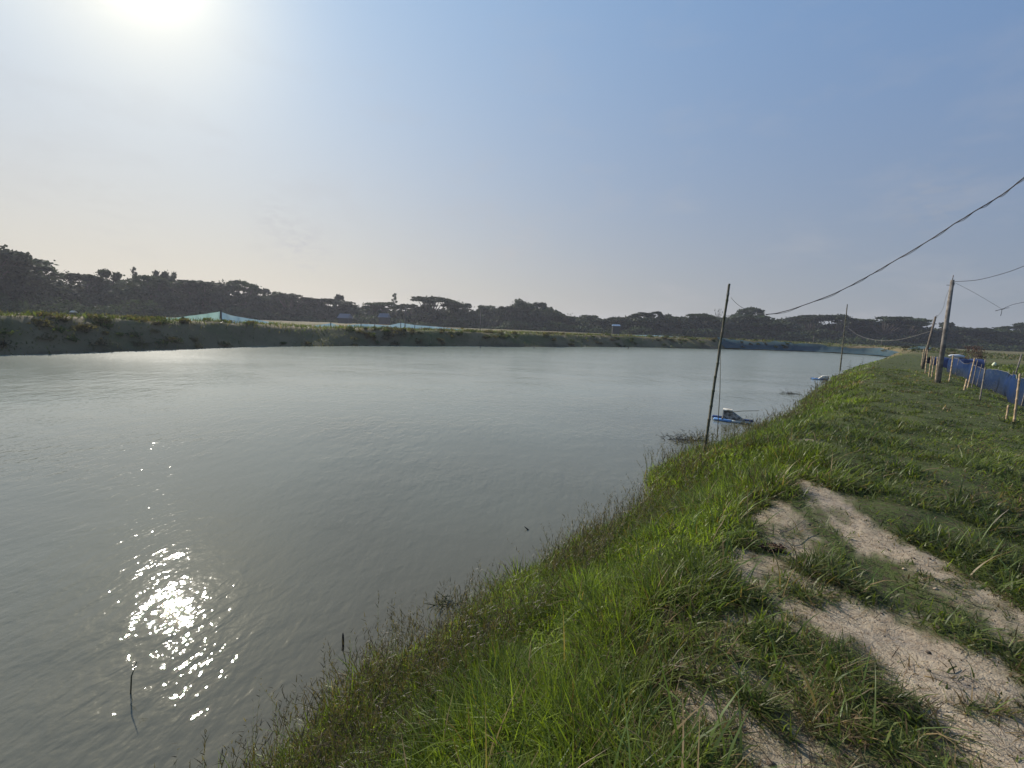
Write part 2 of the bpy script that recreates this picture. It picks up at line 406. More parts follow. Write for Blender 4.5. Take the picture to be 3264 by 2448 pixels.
C_LUSH = np.array([.175, .225, .030]); C_DARK = np.array([.062, .092, .020]); C_MID = np.array([.108, .130, .030]); C_DRY = np.array([.24, .17, .085]); C_OLIVE = np.array([.09, .10, .03])
def near_grass(N_, r0, r1, p, seed, a0=-64):
    x, y = wedge(N_, r0, r1, p, a0); dn, df, sg = dists(x, y); d = sg * np.minimum(dn, df); r = np.hypot(x, y)
    jig = (fbm(x, y, 1.4, 3, 3.) - .5) * .55; dj = d + jig
    ok = (dj > -.08) & (dn < df + 4) & (dn < 30); sm_ = np.zeros(len(x)); k = r < 12; sm_[k] = sandmask(x[k], y[k])
    tus = fbm(x, y, .42, 3, 77.); big = fbm(x, y, 2.2, 3, 91.)
    bank = 1 - sst(1.25, 2.2, d + (big - .5) * 1.3)
    dens = np.clip(.22 + .78 * sst(.36, .58, tus) + bank * .9, 0, 1) * (1 - .94 * sst(.20, .72, sm_)) * (.55 + .45 * sst(-.1, .5, dj) )
    lawn = sst(2.9, 3.7, d + (big - .5)); dens = np.maximum(dens, lawn * .97 * (1 - sm_))
    ok &= rng.random(len(x)) < dens
    x, y, d, r, sm_, tus, big, bank, lawn = (v[ok] for v in (x, y, d, r, sm_, tus, big, bank, lawn)); n = len(x)
    z = height(x, y) - .01
    ln = (.20 * bank + (1 - bank) * (.060 + .10 * sst(.48, .68, tus)) * (1 - .15 * lawn)) * rng.uniform(.5, 1.35, n) * (1 - .45 * sm_)
    ln *= .55 + .95 * sst(.3, .7, fbm(x, y, .34, 3, 500.))
    ln *= 1 - .25 * sst(8, 25, r)
    w = (.0034 + .0011 * r) * rng.uniform(.6, 1.6, n) * (1 + .35 * bank)
    az = R(75) + rng.normal(0, 1.7, n); lean = np.abs(rng.normal(.38, .36, n)) + .25 * (1 - bank); curl = rng.uniform(.2, 2.1, n)
    pr = rng.random(n)[:, None]; cn = fbm(x, y, .9, 3, 130.)[:, None]
    c = C_MID * (1 - bank[:, None]) + C_LUSH * bank[:, None]
    c = c * (1 - sst(.45, .7, cn) * .55) + C_DARK * sst(.45, .7, cn) * .55
    c = c * (1 + .18 * lawn[:, None])
    dry = sst(.56, .74, fbm(x, y, 1.3, 3, 150.))[:, None] * .5 + .07 + .35 * sm_[:, None]
    c = np.where(pr < dry, C_DRY * rng.uniform(.4, 1.1, (n, 1)), c)
    c = np.where((pr > .93), C_OLIVE * 1.15, c)
    c = c * rng.uniform(.55, 1.5, (n, 1)) * (.75 + .5 * sst(.35, .65, fbm(x, y, .5, 3, 610.)))[:, None]
    return x, y, z, ln, w, az, lean, curl, c
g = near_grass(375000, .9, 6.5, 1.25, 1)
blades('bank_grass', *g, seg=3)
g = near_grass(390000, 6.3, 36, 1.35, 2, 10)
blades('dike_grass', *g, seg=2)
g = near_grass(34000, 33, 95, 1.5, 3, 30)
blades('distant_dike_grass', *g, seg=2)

# grass of the far bank and the fields behind it
x, y = wedge(190000, 18, 105, 1.25, -66, 58); dn, df, sg = dists(x, y); d = sg * np.minimum(dn, df)
ok = (d > 0) & (df < dn) & (d < 22); ok &= rng.random(len(x)) < (.8 + .2 * sst(2.2, 3., d)) * (1 - .6 * sst(8, 20, d))
x, y, d = x[ok], y[ok], d[ok]; n = len(x); top = sst(1.9, 2.8, d + (fbm(x, y, 3., 2, 5.) - .5) * 1.2)[:, None]; rd = np.hypot(x, y)
rgt = sst(-20, 25, x + (fbm(x, y, 6., 3, 11.) - .5) * 25)[:, None]
c = np.array([.125, .115, .055]) * (1 - rgt) + np.array([.085, .105, .036]) * rgt
c = c * (1 - top) + np.array([.082, .098, .034]) * top
c = c * rng.uniform(.6, 1.4, (n, 1)); pr = rng.random(n)[:, None]; c = np.where(pr < .08, C_DRY * .8, c)
blades('far_bank_grass', x, y, height(x, y) - .02, (.16 + .12 * top[:, 0]) * rng.uniform(.6, 1.6, n), (.02 + .0011 * rd) * rng.uniform(.7, 1.5, n), rng.uniform(0, 6.28, n), np.abs(rng.normal(.3, .3, n)), rng.uniform(0, 1.2, n), c, seg=2)
# low weeds and shrubby clumps on the far bank
x, y = wedge(5000, 18, 95, 1.2, -66, 56); dn, df, sg = dists(x, y); ok = (sg > 0) & (df < dn) & (df < 9) & (df > .6) & (fbm(x, y, 7., 3, 900.) > .42); x, y = x[ok][:900], y[ok][:900]; n = len(x)
BC = np.stack([x, y, height(x, y) + .10], 1); q_ = rng.uniform(.10, .45, n)
k_ = rng.integers(0, n, 45000); v_ = rng.normal(0, 1, (45000, 3)); p_ = BC[k_] + v_ * np.stack([q_, q_, q_ * .42], 1)[k_] * .6; p_[:, 2] = np.maximum(p_[:, 2], height(p_[:, 0], p_[:, 1]))
a_ = rng.normal(0, 1, (45000, 3)); b_ = rng.normal(0, 1, (45000, 3)); s_ = (.05 + .0012 * np.hypot(x, y)[k_])[:, None] * rng.uniform(.5, 1.3, (45000, 1)) * .6
cw_ = np.where(rng.random((n, 1)) < .5, np.array([[.070, .085, .032]]), np.array([[.11, .09, .05]])) * rng.uniform(.5, 1.3, (n, 1))
tag(mesh_np('bank_weeds', np.stack([p_ - a_ * s_, p_ + b_ * s_ * .7, p_ + a_ * s_, p_ - b_ * s_ * .6], 1).reshape(-1, 3), [np.arange(180000).reshape(-1, 4)], grass_mat('weed_leaves', .4, 1.), attrs={'tint': np.c_[np.repeat(cw_[k_], 4, 0), np.ones(180000)]}), kind='stuff')
# rough grass right of the fence
x, y = wedge(70000, 8, 70, 1.2, 38, 66); dn, df, sg = dists(x, y); ok = (dn > 6.2) & (sg > 0) & (dn < df); x, y = x[ok], y[ok]; n = len(x); rd = np.hypot(x, y)
c = (C_MID * 1.15) * rng.uniform(.6, 1.4, (n, 1)) * (1 - .35 * sst(.45, .6, fbm(x, y, 5, 3, 33.)))[:, None]
blades('field_grass', x, y, height(x, y) - .02, rng.uniform(.10, .34, n), (.006 + .0013 * rd) * rng.uniform(.7, 1.4, n), rng.uniform(0, 6.28, n), np.abs(rng.normal(.3, .3, n)), rng.uniform(.2, 1.3, n), c, seg=2)

# short broad leaves inside the turf
x, y = wedge(260000, 1., 9, 1.35); dn, df, sg = dists(x, y); d = sg * np.minimum(dn, df); sm_ = sandmask(x, y)
bk = 1 - sst(1.3, 2.4, d); ok = (d > -.05) & (dn < df) & (sm_ < .3) & (d < 4.5) & (rng.random(len(x)) < .25 + .75 * bk) & (fbm(x, y, .42, 3, 77.) > .40 - .2 * bk); x, y, d, bk = x[ok], y[ok], d[ok], bk[ok]; n = len(x); rd = np.hypot(x, y)
cn = fbm(x, y, .5, 3, 130.)[:, None]; c = (C_LUSH * bk[:, None] + C_MID * (1 - bk[:, None])) * rng.uniform(.55, 1.6, (n, 1)) * (.7 + .6 * cn); c = np.where(rng.random((n, 1)) < .10, C_DRY * rng.uniform(.4, 1.1, (n, 1)), c)
blades('turf_leaves', x, y, height(x, y) + rng.uniform(0, 1, n) * (.03 + .10 * bk), rng.uniform(.035, .10, n), (.0065 + .0010 * rd) * rng.uniform(.6, 1.5, n), rng.uniform(0, 6.28, n), rng.uniform(.1, 1.35, n), rng.uniform(-.3, 1.4, n), c, seg=2)

# long loose blades standing out of the tufts, seed stalks at the waterline, dead straw on the sand
x, y = wedge(11000, 1.1, 9, 1.2); dn, df, sg = dists(x, y); d = sg * np.minimum(dn, df)
ok = (d > 0) & (dn < df) & (d < 3.3) & (sandmask(x, y) < .35) & ((fbm(x, y, .42, 3, 77.) > .5) | (d < 2.2)); ok &= rng.random(len(x)) < .55
x, y, d = x[ok], y[ok], d[ok]; n = len(x); c = np.array([.12, .17, .045]) * rng.uniform(.5, 1.5, (n, 1)); c = np.where(rng.random((n, 1)) < .18, C_DRY * 1.3, c)
blades('long_grass', x, y, height(x, y), rng.uniform(.14, .40, n) * np.where(d < 2.2, 1.15, .8), rng.uniform(.006, .012, n) * (1 + .05 * np.hypot(x, y)), R(70) + rng.normal(0, 1.2, n), np.abs(rng.normal(.5, .35, n)), rng.uniform(.3, 1.6, n), c, seg=4)
x, y = wedge(90000, 1.6, 30, 1.4); dn, df, sg = dists(x, y); d = sg * np.minimum(dn, df) + (fbm(x, y, 1.4, 3, 3.) - .5) * .55
ok = (d > -.05) & (d < .75) & (dn < df) & (fbm(x, y, .8, 2, 200.) > .42); x, y = x[ok][:3000], y[ok][:3000]; n = len(x)
z = height(x, y); hgt = rng.uniform(.28, .62, n); azs = R(60) + rng.normal(0, 1.2, n); ls = np.abs(rng.normal(.22, .2, n)); rd = np.hypot(x, y)
sx_, sy_, sz_, sh, sa = [], [], [], [], []
for k in range(9):
    f = .66 + .34 * k / 8; hor = hgt * f * np.sin(ls + .4 * .6 * f); ver = hgt * f * np.cos(ls + .4 * .6 * f)
    sx_.append(x + np.sin(azs) * hor); sy_.append(y + np.cos(azs) * hor); sz_.append(z + ver); sh.append(np.full(n, .055) * rng.uniform(.5, 1.3, n) * (1.1 - .5 * k / 8)); sa.append(rng.uniform(0, 6.28, n))
X_, Y_, Z_, H_, A_ = (np.concatenate(v) for v in (sx_, sy_, sz_, sh, sa)); m_ = len(X_)
wd = .003 + .0009 * np.tile(rd, 9)
x2, y2, z2 = np.concatenate([x, X_]), np.concatenate([y, Y_]), np.concatenate([z, Z_])
cc = np.concatenate([np.tile([[.08, .10, .03]], (n, 1)), np.tile([[.11, .085, .05]], (m_, 1))]) * rng.uniform(.5, 1.4, (n + m_, 1))
blades('seed_stalks', x2, y2, z2, np.concatenate([hgt, H_]), np.concatenate([.0025 + .0006 * rd, wd]), np.concatenate([azs, A_]), np.concatenate([ls, rng.uniform(.2, 1.1, m_)]), np.concatenate([np.full(n, .4), rng.uniform(0, .6, m_)]), cc, seg=3)
x, y = wedge(42000, 1., 7, 1.1); s_ = sandmask(x, y); ok = (s_ > .05) | (fbm(x, y, .5, 3, 310.) > .56); dn, df, sg = dists(x, y); ok &= (dn > 1.3) & (sg > 0) & (rng.random(len(x)) < .45); x, y = x[ok], y[ok]; n = len(x)
blades('dead_straw', x, y, height(x, y) + rng.uniform(.002, .02, n), rng.uniform(.03, .14, n), rng.uniform(.002, .005, n), rng.uniform(0, 6.28, n), rng.uniform(1.3, 1.6, n), rng.uniform(-.4, .25, n), np.where(rng.random((n, 1)) < .6, np.array([[.22, .15, .09]]), np.array([[.07, .05, .035]])) * rng.uniform(.5, 1.5, (n, 1)), seg=2)
# grit and small clods on the bare soil
x, y = wedge(16000, 1., 8, 1.1); ok = sandmask(x, y) > .3; x, y = x[ok][:2600], y[ok][:2600]; n = len(x); z = height(x, y)
t8 = np.array([[1, 0, 0], [-1, 0, 0], [0, 1, 0], [0, -1, 0], [0, 0, 1], [0, 0, -1]]); f8 = np.array([[0, 2, 4], [2, 1, 4], [1, 3, 4], [3, 0, 4], [2, 0, 5], [1, 2, 5], [3, 1, 5], [0, 3, 5]])
sc = rng.uniform(.002, .007, n) * np.where(rng.random(n) < .06, 2.6, 1)
Vp = (t8[None] * rng.uniform(.6, 1.2, (n, 6, 1)) * sc[:, None, None] * np.array([1, 1, .6]) + np.stack([x, y, z + sc * .2], -1)[:, None]).reshape(-1, 3)
cl = np.repeat(np.where(rng.random((n, 1)) < .5, np.array([[.38, .29, .2]]), np.array([[.12, .09, .065]])) * rng.uniform(.6, 1.2, (n, 1)), 6, 0)
tag(mesh_np('soil_grit', Vp, [(np.arange(n) * 6)[:, None, None].repeat(8, 1) .reshape(-1, 1) + np.tile(f8, (n, 1))], grass_mat('grit', 0., .9), attrs={'tint': np.c_[cl, np.ones(len(cl))]}), kind='stuff')

# ------------------------------------------------------------------ far trees
FWD = ray(CX, CY)
def at(px, D, dz=0.):
    r = ray(px, horizon(px)); p = EYE + r * (D / np.dot(r, FWD)); return Vector((p[0], p[1], hz1(p[0], p[1]) + dz))
def leaf_cloud(cent, rad, n, size, rs):
    """n leaf clumps in ellipsoids: cent (k,3), rad (k,3)"""
    k = rs.integers(0, len(cent), n); v = rs.normal(0, 1, (n, 3)); v /= np.linalg.norm(v, axis=1)[:, None]
    p = cent[k] + v * rad[k] * (rs.random((n, 1)) ** .33) * np.where(rs.random((n, 1)) < .16, rs.uniform(1.0, 1.7, (n, 1)), 1.)
    a = rs.normal(0, 1, (n, 3)); a /= np.linalg.norm(a, axis=1)[:, None]; b = np.cross(a, rs.normal(0, 1, (n, 3))); b /= np.linalg.norm(b, axis=1)[:, None]
    s = size * rs.uniform(.5, 1.4, (n, 1))
    V = np.stack([p - a * s, p + b * s * .7, p + a * s, p - b * s * .6], 1).reshape(-1, 3)
    return V, np.arange(4 * n).reshape(-1, 4)
LEAF = [mat('leaves_dark', (.030, .042, .018), .8, .2, ((.045, .06, .022), 3., .4, .6), trans=.22), mat('leaves_green', (.038, .062, .020), .8, .2, ((.055, .075, .028), 3., .4, .6), trans=.25)]
BARK = mat('bark', (.07, .055, .045), .9, .2, ((.13, .11, .09), 6., .4, .65))
def tree_meshes(kind, seed):
    rs = np.random.default_rng(seed); tr = MB(); cs, rd = [], []
    if kind == 'umbrella':
        f0 = Vector((rs.normal(0, .02), rs.normal(0, .02), .30)); tr.tube([(0, 0, -.03), (.005, 0, .15), f0], [.035, .027, .022], 7)
        nb = 15
        for k in range(nb):
            a = 2 * math.pi * k / nb * 1.0 + rs.normal(0, .25); q = math.sqrt((k + .6) / nb) * .40 * rs.uniform(.8, 1.1) if k else .05
            c = Vector((q * math.cos(a * 2.4), q * math.sin(a * 2.4), .93 - .95 * q * q * rs.uniform(.8, 1.5) + rs.normal(0, .015)))
            m1 = f0.lerp(c, .5) + Vector((0, 0, -.05)); tr.tube([f0, m1, c], [.016, .009, .004], 5); cs.append(c); rd.append((rs.uniform(.09, .15), rs.uniform(.09, .15), rs.uniform(.030, .055)))
            if rs.random() < .45: cs.append(c + Vector((rs.normal(0, .05), rs.normal(0, .05), -rs.uniform(.09, .16)))); rd.append((.09, .09, .04))
        n, s = 4200, .023
    elif kind == 'round':
        tr.tube([(0, 0, -.03), (.01, .01, .3), (0, 0, .7)], [.03, .022, .008], 7)
        for k in range(22):
            a = rs.uniform(0, 6.28); zz = rs.uniform(.22, .93); q = .36 * math.sqrt(max(.05, 1 - ((zz - .5) / .5) ** 2)) * rs.uniform(.3, 1.)
            c = Vector((q * math.cos(a), q * math.sin(a), zz)); tr.tube([(0, 0, max(.15, zz - .22)), c], [.010, .003], 5); cs.append(c); r_ = rs.uniform(.07, .13); rd.append((r_ * 1.1, r_ * 1.1, r_ * .75))
        n, s = 4500, .026
    elif kind == 'slender':
        tr.tube([(0, 0, -.03), (.01, 0, .5), (0, .01, .97)], [.022, .014, .004], 6)
        for k in range(13):
            a = k * 2.4; zz = .42 + .56 * k / 12; q = .30 * (1.12 - zz) * 1.5 * rs.uniform(.5, 1.)
            c = Vector((q * math.cos(a), q * math.sin(a), zz)); tr.tube([(0, 0, zz - .08), c], [.007, .002], 4); cs.append(c); rd.append((.085, .085, .040))
        n, s = 1200, .022
    else:
        tr.tube([(0, 0, -.03), (.01, 0, .35), (.03, .01, .6)], [.025, .017, .008], 6)
        for k in range(16):
            a = k * 2.4; z0 = .25 + .35 * k / 15; c = Vector((.34 * math.cos(a) * rs.uniform(.4, 1), .34 * math.sin(a) * rs.uniform(.4, 1), z0 + rs.uniform(.22, .42)))
            tr.tube([(.01, 0, z0), Vector((.01, 0, z0)).lerp(c, .5) + Vector((0, 0, .04)), c], [.009, .006, .002], 4)
            for _ in range(3): tr.tube([c.lerp(Vector((.01, 0, z0)), .35), c + Vector(rs.normal(0, .06, 3))], [.004, .0015], 3)
            cs.append(c); rd.append((.05, .05, .04))
        n, s = 300, .017
    V, Q = leaf_cloud(np.array([tuple(c) for c in cs]), np.array(rd), n, s, rs)
    return tr, V, Q
PROTO = {}
for kind, cnt in (('umbrella', 5), ('round', 4), ('slender', 2), ('bare', 2)):
    for k in range(cnt):
        tr, V, Q = tree_meshes(kind, 40 + k * 7 + len(kind))
        a = tr.build('trunk', BARK); b = mesh_np('crown', V, [Q], LEAF[(k + (kind == 'round')) % 2])
        PROTO[kind, k] = (a.data, b.data); bpy.data.objects.remove(a); bpy.data.objects.remove(b)
def tdepth(px): return float(np.interp(px, [-300, 0, 400, 900, 1600, 2400, 2900, 3500], [62, 74, 92, 128, 150, 160, 150, 135]))
def tree(px, top, wpx, kind, var, label, dD=0., nm=None):
    D = tdepth(px) + dD; b = at(px, D, -.1); h = 1.55 + (horizon(px) - top) * D / F - b.z; w = wpx / F * D / .84
    nm = nm or {'umbrella': 'rain_tree', 'round': 'leafy_tree', 'slender': 'slender_tree', 'bare': 'bare_tree'}[kind]
    o = empty(nm, b, random.uniform(0, 6.28)); o.scale = (w, w, h)
    for nme, me in zip(('trunk', 'crown'), PROTO[kind, var]):
        c = bpy.data.objects.new(nme, me); COL.objects.link(c); c.parent = o
    tag(o, label, 'tree', 'trees along the far shore'); return o
U, RD, SD, BR = 'umbrella', 'round', 'slender', 'bare'
TREES = [
 (-60, 775, 260, U, 0, 'tallest flat-topped tree, cut by the left edge of the photo'),
 (90, 826, 290, RD, 0, 'broad dark tree mass just right of the left edge'),
 (190, 862, 130, BR, 0, 'thin bare-branched tree sticking out above the dark mass at far left'),
 (285, 872, 170, RD, 1, 'low rounded tree beyond the bare branches at far left'),
 (360, 860, 90, RD, 2, 'small bushy treetop poking up left of the thin lone sapling'),
 (438, 858, 40, SD, 0, 'narrow sapling rising alone between two low treetops at left'),
 (482, 876, 110, U, 1, 'low flat crown just left of the paired round treetops'),
 (520, 862, 60, RD, 3, 'left one of the paired round treetops above the turquoise net'),
 (556, 872, 46, RD, 0, 'right and smaller one of the paired round treetops'),
 (640, 893, 230, U, 2, 'long low flat canopy directly above the turquoise net'),
 (722, 893, 50, BR, 1, 'wispy bare tree leaning on the left of the raised umbrella crown'),
 (777, 892, 90, U, 3, 'raised small umbrella crown standing clear above the canopy'),
 (838, 918, 100, RD, 1, 'bushy dark tree stepping down right of the raised umbrella crown'),
 (885, 930, 60, RD, 2, 'small scruffy treetop left of the crown with sky holes'),
 (928, 937, 140, U, 4, 'wide crown with holes of sky showing beneath it'),
 (1040, 952, 190, U, 0, 'large smooth domed umbrella tree with open underside'),
 (1083, 937, 36, RD, 3, 'small ragged treetop growing behind the dome of the large umbrella tree'),
 (1165, 984, 80, RD, 0, 'low bushes-like tree in the dip between two domed crowns'),
 (1225, 962, 120, U, 1, 'medium domed crown left of the lone spindly tree'),
 (1258, 938, 42, SD, 1, 'lone spindly tree sticking up behind the far pole'),
 (1378, 945, 170, U, 2, 'wide layered flat crown right of the tall far pole'),
 (1310, 970, 110, U, 4, 'lower shoulder crown left of the wide layered one'),
 (1442, 962, 46, BR, 0, 'pale dead tree top between layered crown and round trees'),
 (1482, 966, 120, RD, 1, 'round green tree right of the dead tree top'),
 (1545, 972, 90, RD, 2, 'smaller round green tree left of the tallest middle clump'),
 (1618, 974, 90, RD, 3, 'left shoulder of the tallest middle clump'),
 (1665, 956, 110, RD, 0, 'tallest leafy crown of the middle clump'),
 (1712, 962, 80, RD, 1, 'right leafy crown of the middle clump above the green bank'),
 (1780, 1000, 110, U, 3, 'low smooth crown right of the middle clump'),
 (1812, 998, 40, BR, 1, 'little bare tree above the low smooth crown'),
 (1880, 1004, 90, RD, 2, 'low shaggy tree left of the pale blue hut'),
 (1960, 1014, 130, U, 4, 'low canopy just above the pale blue hut'),
 (2045, 994, 80, U, 0, 'stepped crown right of the pale blue hut'),
 (2087, 990, 40, U, 2, 'small mushroom-shaped crown right of the stepped one'),
 (2120, 1000, 60, RD, 3, 'small round crown between the mushroom shape and the dark wide crown'),
 (2165, 1008, 70, RD, 1, 'low round crown left of the dark wide crown'),
 (2225, 997, 90, U, 1, 'dark wide crown left of the mossy pole'),
 (2283, 984, 34, BR, 0, 'tiny leafless tree immediately left of the mossy pole'),
 (2385, 978, 76, U, 3, 'airy layered crown right of the mossy pole'),
 (2390, 1004, 190, RD, 2, 'dense green tree beneath the airy layered crown'),
 (2490, 1030, 70, RD, 0, 'low tree in the notch under the end of the sagging cable'),
 (2575, 1001, 160, U, 2, 'left half of the long flat canopy behind the thin pole'),
 (2660, 1003, 130, U, 4, 'right half of the long flat canopy behind the thin pole'),
 (2735, 1028, 90, U, 1, 'lower crown between the two long flat canopies'),
 (2820, 1007, 150, U, 0, 'high flat canopy right of the thin pole'),
 (2890, 1012, 130, U, 3, 'sloping end of the canopy left of the leaning post'),
 (2990, 1026, 90, RD, 1, 'dark treetop behind the leaning post and concrete pole'),
 (3080, 1042, 160, RD, 3, 'low dark tree right of the concrete pole'),
 (3165, 1046, 100, U, 1, 'low brownish crown behind the blue shelter field'),
 (3250, 1030, 110, U, 4, 'flat crown rising at the right edge of the photo'),
 (3400, 1030, 200, RD, 0, 'broad tree at the far right, mostly outside the photo'),
 (-200, 800, 260, RD, 3, 'huge dark tree beyond the left edge of the photo'),
]
for i, tdef in enumerate(TREES): tree(*tdef, dD=(i * 37 % 11) - 5 + (6 if tdef[3] in (SD, BR) else 0))
# the unbroken dark undergrowth and second rows that fill in below the crowns
sk = sorted((t_[0], t_[1]) for t_ in TREES if t_[3] in (U, RD)); kx = np.arange(-350, 3700, 30)
ky = np.array([np.median([b_ for a_, b_ in sk if abs(a_ - q) < 130] or [1000]) for q in kx])
def mass(name, n, d0, d1, f0, f1, size, m, zmin=0.):
    px = rng.uniform(-350, 3650, n); dD = rng.uniform(d0, d1, n); D = np.interp(px, [-300, 0, 400, 900, 1600, 2400, 2900, 3500], [62, 74, 92, 128, 150, 160, 150, 135]) + dD
    vx = (px - CX) / F; az_ = np.arctan2(RT[0] * vx + FH[0] * 0 + 0, 1); r_ = np.stack([ray(q, horizon(q)) for q in px]); P = EYE[None] + r_ * (D / (r_ @ FWD))[:, None]
    tops = 1.55 + (968 + SL * px - np.interp(px, kx, ky)) * D / F
    lump = fbm(P[:, 0], P[:, 1], 9., 3, 400.); g0_ = height(P[:, 0], P[:, 1])
    z = g0_ + rng.random(n) ** .8 * (tops * (f0 + (f1 - f0) * sst(.3, .7, lump)) - g0_)
    c_ = np.stack([P[:, 0], P[:, 1], z], 1); a = rng.normal(0, 1, (n, 3)); a /= np.linalg.norm(a, axis=1)[:, None]; b = np.cross(a, rng.normal(0, 1, (n, 3))); b /= np.linalg.norm(b, axis=1)[:, None]
    s = size * rng.uniform(.5, 1.5, (n, 1)) * (D / 130)[:, None]
    V = np.stack([c_ - a * s, c_ + b * s * .8, c_ + a * s, c_ - b * s * .7], 1).reshape(-1, 3)
    tag(mesh_np(name, V, [np.arange(4 * n).reshape(-1, 4)], m), kind='stuff')
mass('distant_wood', 70000, 8, 24, .50, .80, .62, LEAF[0])
mass('undergrowth', 80000, -9, 6, .34, .80, .50, LEAF[0])
mass('wood_edge_shrubs', 16000, -16, -8, .08, .38, .40, LEAF[1])

# ------------------------------------------------------------------ poles, posts and wires
BAMB_OLD = mat('old_bamboo', (.055, .060, .030), .75, .3, ((.13, .11, .075), 9., .42, .6), (30., .5, .01))
BAMB = mat('dry_bamboo', (.42, .30, .17), .6, .4, ((.27, .19, .11), 14., .4, .65), (40., .4, .005))
BAMB_G = mat('grey_bamboo', (.22, .19, .15), .7, .3, ((.12, .10, .08), 12., .4, .6))
CONC = mat('weathered_concrete', (.23, .205, .18), .9, .2, ((.12, .105, .09), 5., .4, .62), (60., .6, .01))
WIRE = mat('black_cable', (.025, .022, .022), .6, .4); STR = mat('grey_string', (.22, .21, .19), .8, .2)
WOODG = mat('grey_wood', (.16, .13, .10), .85, .2, ((.09, .07, .055), 20., .4, .6), (50., .5, .004))
STEEL = mat('rusty_steel', (.12, .09, .07), .7, .4)
def bamboo(name, B, T, r0, r1, m, seg=.28, parent=None, n=9):
    B, T = Vector(B), Vector(T); ln = (T - B).length; d = (T - B) / ln; pts, rd = [], []; z = 0.; k = 0
    wob = [Vector((random.gauss(0, 1), random.gauss(0, 1), 0)) * min(ln, 1.2) * .0022 for _ in range(99)]
    while z < ln - .02:
        r = r0 + (r1 - r0) * z / ln; s_ = min(seg * random.uniform(.85, 1.15), ln - z); w_ = wob[k]; w2 = wob[k + 1]
        for f, q in ((.0, 1.22), (.035, 1.22), (.07, .98), (.5, .95), (.93, .98)):
            pts.append(B + d * (z + s_ * f) + w_.lerp(w2, f)); rd.append(r * q)
        z += s_; k += 1
    pts.append(T); rd.append(r1)
    return MB().tube(pts, rd, n).build(name, m, parent)
def stick(name, pts, r, m, parent=None, n=6, smooth=True): return MB().tube(pts, r, n).build(name, m, parent, smooth)
def ringband(name, P, d, r, m, parent, h=.05):
    d = Vector(d).normalized(); mb = MB()
    for k in range(3): mb.tube([Vector(P) + d * (k * h / 3), Vector(P) + d * (k * h / 3 + h * .28)], r, 8)
    return mb.build(name, m, parent)
# mossy bamboo pole by the water
B = hit(2240, 1462); T = above(2325, 905, B); t_ = empty('bamboo_pole'); tag(t_, 'tall mossy dark bamboo pole leaning right on the near bank', 'pole')
bamboo('culm', B - Vector((0, 0, .15)), T, .027, .021, BAMB_OLD, .30, t_)
A_ = B.lerp(T, .935); ringband('wire_binding', A_, T - B, .027, STR, t_, .05)
pb_depth = float(np.dot(np.array(B) - EYE, FWD))
def pix3(px, py, dep): r = ray(px, py); return Vector(EYE + r * dep / np.dot(r, FWD))
def smooth_line(P, k=8):
    out = []; n = len(P)
    for i in range(n - 1):
        a, b, c, d = P[max(i - 1, 0)], P[i], P[i + 1], P[min(i + 2, n - 1)]
        for j in range(k):
            t = j / k; out.append(.5 * ((2 * b) + (c - a) * t + (2 * a - 5 * b + 4 * c - d) * t * t + (3 * b - a - 3 * c + d) * t ** 3))
    return out + [P[-1]]
W0 = pb_depth
cab = [(2330, 948, W0), (2356, 974, W0 * .985), (2410, 998, W0 * .96), (2486, 996, W0 * .92), (2642, 943, W0 * .85), (2751, 889, W0 * .80), (2830, 844, W0 * .765), (2947, 775, W0 * .71), (3040, 715, W0 * .67), (3126, 662, W0 * .64), (3193, 621, W0 * .62), (3264, 566, W0 * .59), (3420, 430, W0 * .53), (3700, 150, W0 * .44)]
P = smooth_line([pix3(*q) for q in cab]); P = [p + Vector((0, 0, random.gauss(0, .0015))) for p in P]
cb = MB().tube(P[20:], .0068, 7).tube([p + Vector((0, 0, -.012 + .012 * math.sin(i * .9))) for i, p in enumerate(P[20:])], .004, 5).build('overhead_cable', WIRE); tag(cb, 'thick dark twisted cable sagging down from the upper right edge', 'cable')
stick('tie_string', P[:22], .004, STR, cb, 5)
# pale concrete power pole with its wires
B = hit(2990, 1219); T = above(3036, 893, B); t_ = empty('power_pole'); tag(t_, 'thick grey concrete power pole standing beside the bamboo fence', 'power pole')
MB().tube([B - Vector((0, 0, .2)), B.lerp(T, .5), T], [.092, .082, .066], 12).build('shaft', CONC, t_)
pd = float(np.dot(np.array(T) - EYE, FWD)); Tw = T
MB().tube([T, T + Vector((0, 0, .22))], .014, 6).build('top_pin', STEEL, t_)
MB().tube([T + Vector((-.22, 0, -.22)), T + Vector((.22, .1, -.20))], .012, 6).build('crossbar', STEEL, t_)
MB().tube([T + Vector((.20, .1, -.20)), T + Vector((.20, .1, -.12)), T + Vector((.20, .1, -.10))], [.02, .03, .012], 8).build('insulator', mat('porcelain', (.35, .3, .28), .3), t_)
TP = Vector(T) + Vector((.02, 0, -.06))
def wire(name, pts, r, label, m=WIRE, n=4):
    o = MB().tube(smooth_line([Vector(p) for p in pts], 6), r, n).build(name, m); tag(o, label, 'wire'); return o
wire('power_line', [TP, pix3(3110, 893, pd * .93), pix3(3190, 874, pd * .85), pix3(3264, 848, pd * .78), pix3(3420, 780, pd * .66)], .011, 'dark wire rising from the concrete pole top to the right edge')
wire('service_wire', [TP, pix3(3100, 930, pd), pix3(3160, 965, pd), pix3(3193, 985, pd)], .006, 'thin faint wire dropping right from the concrete pole top', STR)
wire('drop_wire', [TP, pix3(3016, 945, pd * 1.1), pix3(3005, 985, pd * 1.2), pix3(2985, 1014, pd * 1.28)], .006, 'loose thin wire hanging between the concrete pole and the leaning post', STR)
